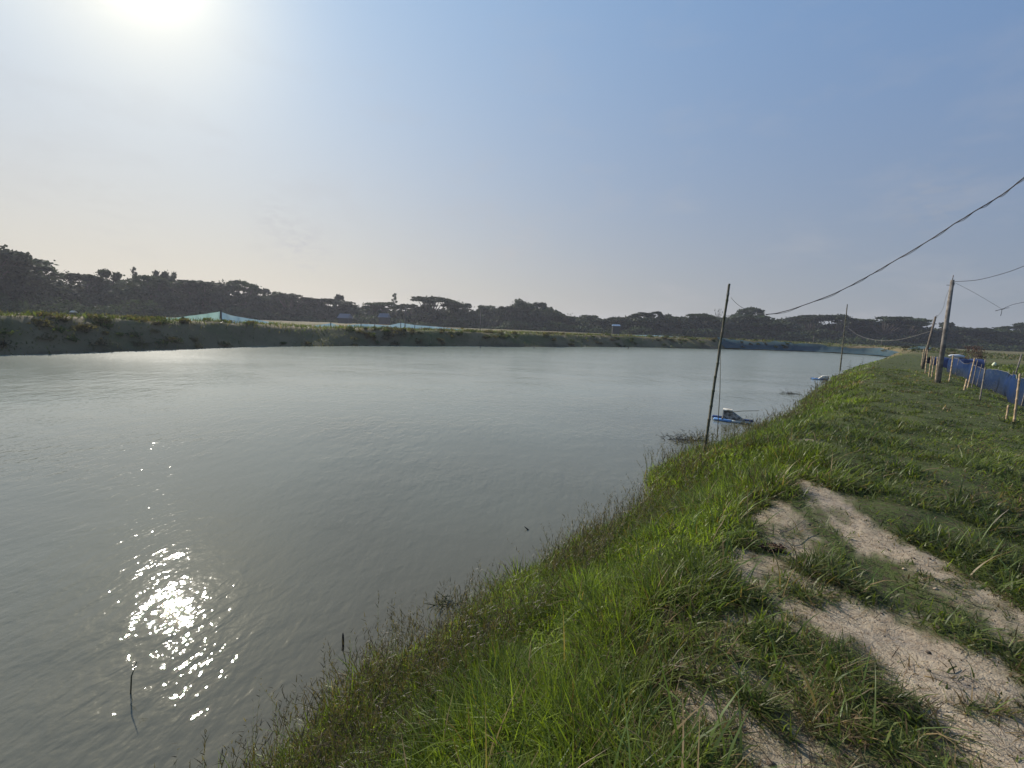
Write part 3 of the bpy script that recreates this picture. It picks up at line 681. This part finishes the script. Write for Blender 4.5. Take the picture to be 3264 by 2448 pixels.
wire('distant_wire', [pix3(3195, 985, pd), pix3(3225, 972, pd * .97), pix3(3264, 963, pd * .93), pix3(3400, 935, pd * .8)], .009, 'lower dark wire leaving the right edge beside the hanging spreader')
t_ = empty('wire_spreader', pix3(3194, 985, pd)); tag(t_, 'small dark wire spreader hanging in the sky right of the concrete pole', 'spreader')
stick('arm', [(-.27, 0, -.09), (-.08, 0, -.03), (.10, 0, .01)], .012, WIRE, t_); stick('hanger', [(0, 0, .02), (.01, 0, -.16), (0, 0, -.30)], .009, WIRE, t_); stick('spacer', [(.08, 0, .03), (.30, 0, .07)], .009, WIRE, t_)
# leaning post behind
B = hit(2939, 1176); T = above(2982, 1010, B); t_ = empty('leaning_post'); tag(t_, 'grey wooden post leaning right at the end of the bamboo fence', 'post')
MB().tube([B - Vector((0, 0, .2)), B.lerp(T, .5), T], [.075, .07, .055], 10).build('shaft', WOODG, t_); MB().tube([T + Vector((-.05, 0, -.02)), T + Vector((.10, 0, .10))], .02, 6).build('peg', WOODG, t_)
Tl = T
# thin pole on the bank
B = hit(2677, 1187); T = above(2701, 970, B); o = bamboo('thin_pole', B - Vector((0, 0, .15)), T, .055, .035, BAMB_OLD, .45); tag(o, 'thin tall bamboo pole on the dike behind the far float', 'pole')
td = float(np.dot(np.array(T) - EYE, FWD)); ld = float(np.dot(np.array(Tl) - EYE, FWD))
wire('slack_wire', [pix3(2697, 1040, td), pix3(2735, 1068, td + (ld - td) * .15), pix3(2780, 1082, td + (ld - td) * .35), pix3(2830, 1086, td + (ld - td) * .55), pix3(2890, 1078, td + (ld - td) * .75), pix3(2968, 1055, ld)], .013, 'slack pale wire strung from the thin pole to the leaning post', STR)
# bamboo fence stakes along the right side (each one stands by itself)
STK = [((2937, 1166), (2945, 1112), .055, 'farthest bamboo stake, bundled against the leaning post'), ((2950, 1190), (2957, 1116), .05, 'second farthest bamboo stake, right of the leaning post'),
 ((2961, 1200), (2969, 1135), .042, 'third stake from the far end of the bamboo fence'), ((2970, 1204), (2979, 1136), .042, 'fourth stake from the far end, left of the concrete pole'),
 ((2983, 1214), (2989, 1138), .05, 'bamboo stake touching the left side of the concrete pole'), ((3026, 1219), (3039, 1132), .048, 'tall straight stake first to the right of the concrete pole'),
 ((3074, 1243), (3082, 1209), .055, 'short stub of a stake leaning against a tall slanting one'), ((3084, 1238), (3107, 1141), .045, 'tall slanting stake in front of the blue net'),
 ((3096, 1240), (3117, 1147), .028, 'thin grey stake right beside the tall slanting one'), ((3124, 1275), (3141, 1170), .034, 'slim grey stake midway along the blue net'),
 ((3209, 1338), (3215, 1291), .036, 'broken short stake next to the nearest tall stake'), ((3233, 1349), (3252, 1192), .038, 'nearest tall stake at the right edge'),
 ((2944, 1172), (2951, 1108), .04, 'stake squeezed between the two farthest ones')]
fence_pts = []
for (b_, tp_, r_, lab) in STK:
    B = hit(*b_); T = above(*tp_, B); r_ *= .62; o = bamboo('bamboo_stake', B - Vector((0, 0, .12)), T, r_, r_ * .85, BAMB if 'grey' not in lab else BAMB_G, .22, n=7)
    tag(o, lab, 'stake', 'bamboo stakes of the fence'); fence_pts.append(B)
tie = MB(); 
# blue net behind the stakes
fp = sorted([p for p in fence_pts], key=lambda p: p.length); a_, b_ = fp[0], fp[-1]
dirv = (b_ - a_); dirv.z = 0; dirv.normalize(); nrm = Vector((dirv.y, -dirv.x, 0))
if nrm.x < 0: nrm = -nrm
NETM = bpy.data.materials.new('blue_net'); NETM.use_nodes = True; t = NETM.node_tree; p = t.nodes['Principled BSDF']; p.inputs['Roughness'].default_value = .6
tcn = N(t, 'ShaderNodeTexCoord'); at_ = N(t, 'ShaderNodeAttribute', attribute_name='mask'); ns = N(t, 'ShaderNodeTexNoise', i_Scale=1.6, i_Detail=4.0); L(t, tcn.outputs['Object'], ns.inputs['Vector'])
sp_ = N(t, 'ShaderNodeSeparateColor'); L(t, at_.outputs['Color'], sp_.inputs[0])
low_dark = math_(t, 'ADD', sp_.outputs[0], math_(t, 'MULTIPLY', math_(t, 'SUBTRACT', ns.outputs[0], .5), .9), True)
col = mixc(t, low_dark, (.006, .038, .135), (.016, .022, .034)); L(t, col, p.inputs['Base Color'])  # net colour turns darker and greyer towards the bottom, broken by noise
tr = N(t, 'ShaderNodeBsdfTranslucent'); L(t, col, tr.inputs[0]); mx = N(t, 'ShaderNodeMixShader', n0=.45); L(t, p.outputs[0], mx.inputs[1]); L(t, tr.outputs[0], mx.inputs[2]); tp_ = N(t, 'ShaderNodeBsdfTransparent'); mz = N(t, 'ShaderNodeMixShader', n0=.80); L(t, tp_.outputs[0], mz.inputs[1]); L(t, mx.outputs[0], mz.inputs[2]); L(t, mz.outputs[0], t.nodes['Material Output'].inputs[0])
def sheet(name, rows, m, parent=None, attr=None):
    rows = np.array(rows, float); nu, nv = rows.shape[:2]; V = rows.reshape(-1, 3); i, j = np.meshgrid(np.arange(nu - 1), np.arange(nv - 1), indexing='ij')
    Q = np.stack([i * nv + j, (i + 1) * nv + j, (i + 1) * nv + j + 1, i * nv + j + 1], -1).reshape(-1, 4)
    return mesh_np(name, V, [Q], m, parent, attr, smooth=True)
t_ = empty('net_fence'); tag(t_, 'deep blue net fence hung behind the bamboo stakes', 'net fence')
L_ = (b_ - a_).length; nu, nv = 220, 12; rows, mk = [], []
for i in range(nu):
    s_ = -3.5 + (L_ + 2.0) * i / (nu - 1); base = a_ + dirv * s_ + nrm * (1.3 + .25 * math.sin(s_ * .7)); hb = hz1(base.x, base.y)
    top = 1.02 + .07 * math.sin(s_ * 1.7) - .12 * abs(math.sin(s_ * .9 + .4)) ; r_ = []
    for j in range(nv):
        v = j / (nv - 1); off = nrm * (.07 * math.sin(v * 3.1) * math.sin(s_ * 2.1 + v) + .03 * math.sin(s_ * 9 + v * 2 + 2 * math.sin(s_ * 2.3)) * v + .02 * math.sin(s_ * 21 - v * 5))
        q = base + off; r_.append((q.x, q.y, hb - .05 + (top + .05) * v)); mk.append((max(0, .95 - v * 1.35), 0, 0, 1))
    rows.append(r_)
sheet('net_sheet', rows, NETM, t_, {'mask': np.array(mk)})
top_ = [Vector(r_[-1]) for r_ in rows]; stick('top_rope', top_[::4], .008, STR, t_, 4)
for i in range(6, nu, 30):
    q = Vector(rows[i][0]); bamboo('post', q + Vector((0, 0, -.1)) - nrm * .04, q + Vector((.04, 0, 1.15)) - nrm * .04, .018, .014, BAMB_G, .25, t_, 6)

# ------------------------------------------------------------------ pale nets on the far bank
def netmat(name, c1, c2): return mat(name, c1, .7, .2, (c2, 1.2, .35, .65), trans=.5)
TURQ = netmat('turquoise_net', (.22, .38, .34), (.30, .44, .42)); PALE = netmat('pale_blue_net', (.15, .26, .36), (.24, .34, .38)); TEAL = netmat('teal_net', (.06, .125, .155), (.11, .16, .17))
DPOST = mat('dark_post', (.035, .032, .04), .9, .2)
def far_net(name, pts, D, m, label, posts=(), drop=.1, base_h=None):
    t_ = empty(name); tag(t_, label, 'net fence', 'pale nets along the far bank')
    px = np.linspace(pts[0][0], pts[-1][0], max(12, int((pts[-1][0] - pts[0][0]) / 7))); py = np.interp(px, [q[0] for q in pts], [q[1] for q in pts]); Dd = np.interp(px, [pts[0][0], pts[-1][0]], D)
    rows = []
    for k, (a, b, d) in enumerate(zip(px, py, Dd)):
        q = at(a, d); tz = pix3(a, b, d).z; tz = max(tz, q.z + .12); w_ = .12 * math.sin(k * 1.3); r_ = []
        for j in range(4): v = j / 3; r_.append((q.x + w_ * math.sin(v * 3), q.y + w_ * math.sin(v * 3), q.z - .1 + (tz - q.z + .1) * v))
        rows.append(r_)
    sheet('net_sheet', rows, m, t_)
    for a in posts:
        d = float(np.interp(a, [pts[0][0], pts[-1][0]], D)) - .08; q = at(a, d); b = float(np.interp(a, [z[0] for z in pts], [z[1] for z in pts])); tz = pix3(a, b - 4, d).z
        MB().tube([q - Vector((0, 0, .2)), Vector((q.x + .03, q.y, max(tz, q.z + .3)))], .045, 6).build('post', DPOST, t_)
    return t_
far_net('far_net', [(500, 1012), (560, 1013), (600, 1007), (650, 1001), (702, 993)], (31.5, 36.0), TURQ, 'large turquoise net rising to a tall dark post on the far bank', (704,))
far_net('far_net', [(706, 995), (740, 1006), (780, 1013), (830, 1021), (870, 1028)], (36, 41), PALE, 'pale net sloping down to the right from the tall dark post', ())
far_net('far_net', [(1000, 1038), (1030, 1034), (1056, 1030), (1078, 1037)], (44, 46), PALE, 'short peaked light blue net left of the longest blue net', (1053,))
far_net('far_net', [(1108, 1036), (1150, 1033), (1195, 1034), (1235, 1038), (1277, 1029), (1322, 1036), (1400, 1042), (1450, 1048), (1530, 1058)], (48, 56), PALE, 'longest light blue net, running past the base of the far pole', (1150, 1194, 1277, 1322, 1415))
far_net('far_net', [(1930, 1066), (1990, 1068), (2080, 1068), (2200, 1076), (2330, 1083)], (70, 80), PALE, 'faint grey blue net on the green bank left of the mossy pole', ())
# teal net lying on the bank slope at the far end of the pond
SH = [Vector((*q, 0)) for q in [(37.0, 72.2), (43.4, 74.4), (56.5, 76.7), (62, 72), (61, 66), (60, 61)]]
rows = []; seg_l = [(SH[i + 1] - SH[i]).length for i in range(len(SH) - 1)]; tot = sum(seg_l)
for i in range(90):
    s_ = tot * i / 89; k = 0
    while k < len(seg_l) - 1 and s_ > seg_l[k]: s_ -= seg_l[k]; k += 1
    p0 = SH[k].lerp(SH[k + 1], s_ / seg_l[k]); d_ = (SH[k + 1] - SH[k]).normalized(); n_ = Vector((-d_.y, d_.x, 0)) ; r_ = []
    for j in range(8):
        q = p0 + n_ * (-.4 + 2.1 * j / 7); r_.append((q.x, q.y, max(hz1(q.x, q.y), WZ) + .12 + .04 * random.random() + .05 * math.sin(j * 1.3 + i * .37) + (.25 if j == 7 else 0)))
    rows.append(r_)
o = sheet('bank_net', rows, TEAL); tag(o, 'teal blue net spread over the bank at the far right end of the pond', 'net')

# ------------------------------------------------------------------ far poles, hut, shelter, marker
for (px, D, yt, r_, lab, m) in ((1291, 50, 980, .07, 'tall pale pole on the far bank beside the light blue net', CONC), (1531, 60, 988, .06, 'faint pole before the round green trees', CONC), (2594, 92, 1070, .07, 'small pale pole on the far shore under the long flat canopy', CONC),
                         (2811, 95, 1082, .07, 'small post in front of the high flat canopy right of the thin pole', WOODG), (3256, 30, 1128, .05, 'grey post standing in the field at the right edge', CONC)):
    b = at(px, D); T = above(px + 1, yt, b); o = MB().tube([b - Vector((0, 0, .2)), T], [r_, r_ * .8], 7).build('utility_pole', m); tag(o, lab, 'pole')
HB = mat('pale_blue_roof', (.16, .24, .33), .6); HW = mat('pale_wall', (.15, .16, .18), .8)
def hut(px, py0, py1, wpx, D, mr, mw, label, rise=.5, nm='hut'):
    b = at(px, D, -.1); w = wpx / F * D; zt = pix3(px, py0, D).z; t_ = empty(nm, b, -.15); h = zt - b.z
    tag(t_, label, 'hut'); MB().box((0, 0, h * .5 - rise * .5), (w * .42, w * .3, h * .5 - rise * .5)).build('wall', mw, t_, False)
    z0 = h - rise; x_, y_ = w * .5, w * .38; mb = MB(); mb.quad((-x_, -y_, z0), (x_, -y_, z0), (x_ * .9, 0, h), (-x_ * .9, 0, h)); mb.quad((x_, y_, z0), (-x_, y_, z0), (-x_ * .9, 0, h), (x_ * .9, 0, h)); mb.quad((-x_, y_, z0), (-x_, -y_, z0), (-x_ * .9, 0, h)); mb.quad((x_, -y_, z0), (x_, y_, z0), (x_ * .9, 0, h)); mb.build('roof', mr, t_, False)
hut(1963, 1034, 1048, 26, 128, HB, mat('dark_wall', (.03, .035, .035), .8), 'tiny pale blue hut roof showing among the far trees')  # wall in a dark bark tone, so mainly the roof stands out
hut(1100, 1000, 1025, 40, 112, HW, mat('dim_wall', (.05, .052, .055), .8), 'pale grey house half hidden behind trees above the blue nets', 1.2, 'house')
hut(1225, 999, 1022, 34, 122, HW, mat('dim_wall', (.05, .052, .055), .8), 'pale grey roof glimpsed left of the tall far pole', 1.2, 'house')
hut(232, 990, 1003, 16, 58, mat('cream', (.6, .56, .45), .6), DPOST, 'tiny cream roofed shed on the far bank at left', .25, 'shed')
# blue shelter with white sacks right of the power pole
TARP = mat('blue_tarpaulin', (.012, .024, .085), .5, .4, ((.02, .035, .11), 2., .4, .6)); WHT = mat('white_plastic', (.62, .63, .66), .5, .4)
b = at(3052, 34, 0); t_ = empty('tarpaulin_shelter', b, -.55); tag(t_, 'low navy blue tarpaulin shelter behind the bamboo fence', 'shelter')
rows = []
for i in range(15):
    u = -1.5 + 3.0 * i / 14; r_ = []
    for j, (yy, zz) in enumerate(((-.9, .0), (-.85, .45), (-.75, .80), (-.3, .90), (.3, .88), (.75, .78), (.85, .4), (.9, 0))): r_.append((u, yy + .04 * math.sin(i * 2.1), zz + .05 * math.sin(i * 1.3 + j)))
    rows.append(r_)
sheet('tarpaulin', rows, TARP, t_)
for sx, sy in ((-1.52, -.8), (1.52, -.8), (1.52, .8), (-1.52, .8)): MB().tube([(sx, sy, -.2), (sx, sy, 1.0)], .04, 6).build('post', BAMB_G, t_)
sk_ = MB(); sk_.tube([(-.55, 0, 0), (-.42, 0, 0), (0, 0, .02), (.35, 0, -.02), (.42, 0, -.04)], [.04, .11, .13, .09, .03], 9); o = sk_.build('white_sack', WHT); o.location = b + Vector((-.1, -.3, 1.08)); o.rotation_euler.z = -.5; tag(o, 'white plastic sack lying on top of the blue tarpaulin shelter', 'sack')
b = at(3181, 38, 0); t_ = empty('rag_marker', b); tag(t_, 'small pale rag tied to a stick in the green field at right', 'marker')
MB().tube([(0, 0, -.1), (.02, 0, .62)], .02, 6).build('stick', BAMB_G, t_); MB().tube([(-.02, 0, .18), (0, 0, .30), (.05, 0, .45), (.03, 0, .58)], [.06, .15, .12, .03], 7).build('rag', mat('pale_rag', (.62, .66, .45), .9), t_)
# reddish dry shrub beside the shelter
rs = np.random.default_rng(5); tr_ = MB(); cs = []
for k in range(14):
    a = k * 2.4; c = Vector((.8 * math.cos(a) * rs.uniform(.2, 1), .6 * math.sin(a), rs.uniform(.5, 1.7))); tr_.tube([(0, 0, -.05), (c.x * .4, c.y * .4, c.z * .5), c], [.04, .02, .006], 5); cs.append(tuple(c))
b = at(3108, 38, 0); t_ = empty('dry_shrub', b); tag(t_, 'reddish brown dry shrub to the right of the blue tarpaulin shelter', 'shrub'); tr_.build('branches', WOODG, t_)
V, Q = leaf_cloud(np.array(cs), np.full((14, 3), .34), 900, .055, rs); mesh_np('foliage', V, [Q], mat('dry_leaves', (.13, .065, .045), .9, .1, ((.07, .045, .03), 4., .4, .6), trans=.2), t_)

# ------------------------------------------------------------------ floats on the pond
BLUE_D = mat('dark_blue_pipe', (.012, .04, .14), .4, .5); BLUE_L = mat('light_blue_pipe', (.16, .33, .62), .45, .5); FOAM = mat('weathered_foam', (.62, .58, .50), .9, .2, ((.30, .26, .2), 5., .45, .62), (30., .4, .006)); BRN = mat('shaded_foam_and_board', (.40, .35, .30), .9, .2, ((.09, .075, .06), 8., .4, .6))  # BRN puts the foam's shaded sides into colour; the end board shares it
def pipe(name, a, b, r, m, parent):
    a, b = Vector(a), Vector(b); d = (b - a).normalized(); o = MB().tube([a - d * r * .5, a - d * r * .2, a, b, b + d * r * .2, b + d * r * .5], [r * .4, r * .85, r, r, r * .85, r * .4], 10).build(name, m, parent); return o
C = on_z(2332, 1343, WZ); dirr = Vector((RT[0], RT[1], 0)); ang_r = math.atan2(C[0], C[1]) * -1
t_ = empty('aerator_float', (C[0], C[1], WZ), ang_r); t_.scale = (.86,) * 3; tag(t_, 'raft of blue pipes carrying a tilted white foam block with painted-in shade, close behind the mossy pole', 'float', 'pipe floats beside the bank')
pipe('back_pipe', (-.62, .26, .05), (-.15, .24, .05), .050, BLUE_D, t_); pipe('back_pipe', (.22, .22, .05), (.64, .22, .06), .050, BLUE_D, t_)
pipe('front_pipe', (-.55, -.20, .05), (-.02, -.24, .045), .050, BLUE_L, t_); pipe('front_pipe', (.02, -.24, .045), (.56, -.18, .05), .05, mat('faded_pipe', (.22, .36, .46), .5, .4, ((.45, .36, .25), 4., .5, .6)), t_)
for x_ in (-.3, .34): MB().tube([(x_, -.30, .10), (x_, .32, .10)], .018, 6).build('cross_stick', BAMB_G, t_)
mb = MB(); A8 = [(-.30, -.14, .10), (.42, -.14, .06), (.42, .22, .06), (-.30, .22, .10), (-.27, -.10, .36), (-.02, -.10, .35), (-.02, .18, .35), (-.27, .18, .36)]; mb.v = [Vector(q) for q in A8]; mb.f = [(0, 3, 2, 1), (4, 5, 6, 7), (0, 1, 5, 4), (1, 2, 6, 5), (2, 3, 7, 6), (3, 0, 4, 7)]
mb.build('foam_block', BRN, t_, bevel=.02)  # white foam whose shaded sides are painted grey-brown
mb = MB(); mb.box((-.16, .04, .385), (.15, .155, .022)); mb.box((-.293, .04, .25), (.018, .155, .13)); mb.build('foam_lit_edge', FOAM, t_, bevel=.008)  # paler top and left strips paint the lit edge of the block
stick('bamboo_stick', [(-.12, -.12, .33), (.3, -.10, .43), (.78, -.05, .50)], [.012, .011, .007], BAMB_OLD, t_); stick('string', [(.42, -.09, .455), (.30, -.02, .27), (.18, .05, .15)], .003, STR, t_, 4); stick('string', [(.44, -.09, .455), (.50, 0, .20), (.46, .1, .09)], .003, STR, t_, 4)
B = on_z(2290, 1388, WZ); T = above(2297, 1112, B); o = stick('water_stake', [Vector(B) - Vector((0, 0, .6)), Vector(B).lerp(T, .5) + Vector((.01, 0, 0)), T], [.011, .009, .006], BAMB_OLD); tag(o, 'very thin stick standing in the water in front of the near float', 'stake')
C = on_z(2612, 1210, WZ); t_ = empty('aerator_float', (C[0], C[1], WZ), math.atan2(C[0], C[1]) * -1 + .15); t_.scale = (.78,) * 3; tag(t_, 'more distant blue float with a white box and a stick pointing up left', 'float', 'pipe floats beside the bank')
pipe('back_pipe', (-.55, .22, .05), (.1, .22, .05), .055, BLUE_D, t_); pipe('front_pipe', (-.52, -.16, .05), (0, -.18, .05), .055, BLUE_L, t_); pipe('front_pipe', (.05, -.18, .05), (.5, -.16, .05), .055, BLUE_D, t_)
mb = MB(); mb.v = [Vector(q) for q in [(-.10, -.16, .08), (.52, -.16, .08), (.52, .18, .08), (-.10, .18, .08), (.15, -.12, .34), (.50, -.12, .36), (.50, .14, .36), (.15, .14, .34)]]; mb.f = [(0, 3, 2, 1), (4, 5, 6, 7), (0, 1, 5, 4), (1, 2, 6, 5), (2, 3, 7, 6), (3, 0, 4, 7)]; mb.build('foam_block', FOAM, t_, bevel=.02)
MB().box((.545, .01, .22), (.02, .15, .13)).build('end_board', BRN, t_, False); stick('bamboo_stick', [(.12, 0, .34), (-.12, 0, .52), (-.30, 0, .72)], [.013, .010, .007], BAMB_OLD, t_)
for x_ in (-.3, .3): MB().tube([(x_, -.25, .10), (x_, .3, .10)], .018, 6).build('cross_stick', BAMB_G, t_)

# ------------------------------------------------------------------ small things in and by the water
B = on_z(398, 2215, WZ); T = above(436, 2108, B); o = stick('drowned_stick', [Vector(B) - Vector((0, 0, .3)), Vector(B).lerp(T, .55), T], [.005, .004, .002], BAMB_OLD); tag(o, 'thin brown stick poking out of the glittering water at lower left', 'stick')
for k, (px, py, h_, lab) in enumerate(((1531, 1109, 8, 'left stake'), (1702, 1110, 8, 'middle stake'), (2003, 1112, 7, 'right stake'))):
    B = on_z(px, py, WZ); T = above(px, py - h_, B); o = MB().tube([Vector(B) - Vector((0, 0, .5)), T], .05, 6).build('water_stake', DPOST); tag(o, lab + ' of the three dark ones at the far waterline', 'stake', 'stakes at the far waterline')
def brush(name, px, py, n, R_, lab, cat='brushwood'):
    C = Vector(on_z(px, py, WZ)); mb = MB(); rs = np.random.default_rng(px)
    for k in range(n):
        a = rs.uniform(0, 6.28); st = C + Vector((rs.normal(0, R_ * .5), rs.normal(0, R_ * .3), -.02)); d_ = Vector((math.cos(a), math.sin(a) * .6, rs.uniform(.05, .7))) * rs.uniform(.15, .45) * min(1, R_ * 2.2)
        m1 = st + d_ * .5 + Vector(rs.normal(0, .03, 3)); e = st + d_; mb.tube([st, m1, e], [.006, .004, .002], 4, False); mb.tube([m1, m1 + Vector(rs.normal(0, .07, 3)) + Vector((0, 0, .05))], [.004, .0015], 3, False); mb.tube([e, e + Vector(rs.normal(0, .05, 3))], [.006, .003], 3, False)
    if name == 'brushwood': mb.tube([C + Vector((-.45, .05, .0)), C + Vector((-.3, 0, .03)), C + Vector((.4, .05, .01)), C + Vector((.5, -.05, .0))], [.006, .010, .010, .006], 5)
    o = mb.build(name, mat(name + '_bark', (.045, .04, .03) if name == 'brushwood' else (.09, .10, .05), .9, .2), smooth=False); tag(o, lab, cat); return o
brush('brushwood', 2190, 1405, 70, .55, 'tangle of dark dead twigs in the shallows left of the mossy pole'); brush('brushwood', 2515, 1255, 30, .32, 'low dark twigs and debris floating between the two floats')
brush('weed_clump', 1425, 1925, 20, .09, 'small drooping clump of wet weed at the waterline', 'weed clump')
def spike(px0, py0, px1, py1, lab, side):
    """flowering grass spike whose stem leans out over the water"""
    B = hit(*side); T = above(px1, py1, B); M0 = above(px0, py0, B); t_ = empty('flower_spike'); tag(t_, lab, 'grass spike')
    stick('stem', smooth_line([Vector(B), Vector(B).lerp(T, .5) + Vector((0, 0, .05)), T], 5), .0025, mat('stem_green', (.07, .09, .03), .7), t_, 5)
    stick('seed_head', [T, T.lerp(M0, .2), T.lerp(M0, .55), T.lerp(M0, .85), M0], [.003, .0075, .009, .007, .002], mat('dark_seed', (.018, .013, .012), .8), t_, 7)
spike(1093, 2016, 1094, 2078, 'upright dark seed spike over the water at lower centre', (1110, 2180)); spike(1671, 1678, 1702, 1704, 'dark drooping seed spike over the water below the pole', (1745, 1760))
def weed(px, py, top, lab):
    B = hit(px, py); T = above(px, top, B); h = (T - B).length; t_ = empty('weed_plant', B); tag(t_, lab, 'weed'); stick('stem', [(0, 0, -.05), (.02, 0, h * .5), (0, 0, h)], [.012, .008, .003], BAMB_OLD, t_, 5)
    for k in range(9):
        z = h * (.25 + .75 * k / 8); a = k * 2.4; l_ = .20 * (1.15 - .7 * k / 8) * h / .8; d_ = Vector((math.cos(a), math.sin(a), 0)); q = Vector((-d_.y, d_.x, 0)) * l_ * .22; b0 = Vector((0, 0, z))
        MB().quad(b0, b0 + d_ * l_ * .5 + q + Vector((0, 0, .03)), b0 + d_ * l_ + Vector((0, 0, -.02)), b0 + d_ * l_ * .5 - q + Vector((0, 0, .03))).build('leaf', LEAF[1], t_, False)
weed(2706, 1180, 1148, 'leafy upright weed on the dike right of the thin pole'); weed(2747, 1168, 1142, 'smaller weed silhouetted farther along the dike edge')
# dark clod of dead leaves on the sand mound
B = hit(2462, 1752); rs = np.random.default_rng(9); V, Q = leaf_cloud(np.array([tuple(B + Vector((0, 0, .012)))]), np.array([[.10, .05, .02]]), 260, .014, rs)
o = mesh_np('leaf_litter_clump', V, [Q], mat('rotten_leaf', (.05, .032, .028), .9, .1, ((.11, .07, .05), 20., .4, .6))); tag(o, 'dark clump of dead leaves lying on the bare sand mound', 'leaf litter')
o = stick('dry_twig', smooth_line([hit(2440, 1700) + Vector((0, 0, .04)), hit(2500, 1715) + Vector((0, 0, .05)), hit(2560, 1680) + Vector((0, 0, .06))], 6), .003, WOODG, None, 5); tag(o, 'curved dark twig lying across the upper sand mound', 'twig')
o = stick('fallen_stem', smooth_line([hit(2080, 1745) + Vector((0, 0, .22)), hit(2110, 1710) + Vector((0, 0, .26)), hit(2155, 1685) + Vector((0, 0, .24))], 6), .004, BAMB_OLD, None, 5); tag(o, 'arched dark stem lying on top of the bank grass', 'twig')

# ------------------------------------------------------------------ the humid air between here and the trees
hm = bpy.data.materials.new('haze'); hm.use_nodes = True; t = hm.node_tree; t.nodes.clear(); o_ = t.nodes.new('ShaderNodeOutputMaterial'); pv = t.nodes.new('ShaderNodeVolumePrincipled')
pv.inputs['Color'].default_value = (.82, .84, .95, 1); pv.inputs['Density'].default_value = .00055; pv.inputs['Anisotropy'].default_value = .3; L(t, pv.outputs[0], o_.inputs['Volume'])
hb = MB().box((0, 0, 12.), (1600, 1600, 16.)).build('haze', hm, smooth=False); tag(hb, kind='stuff')
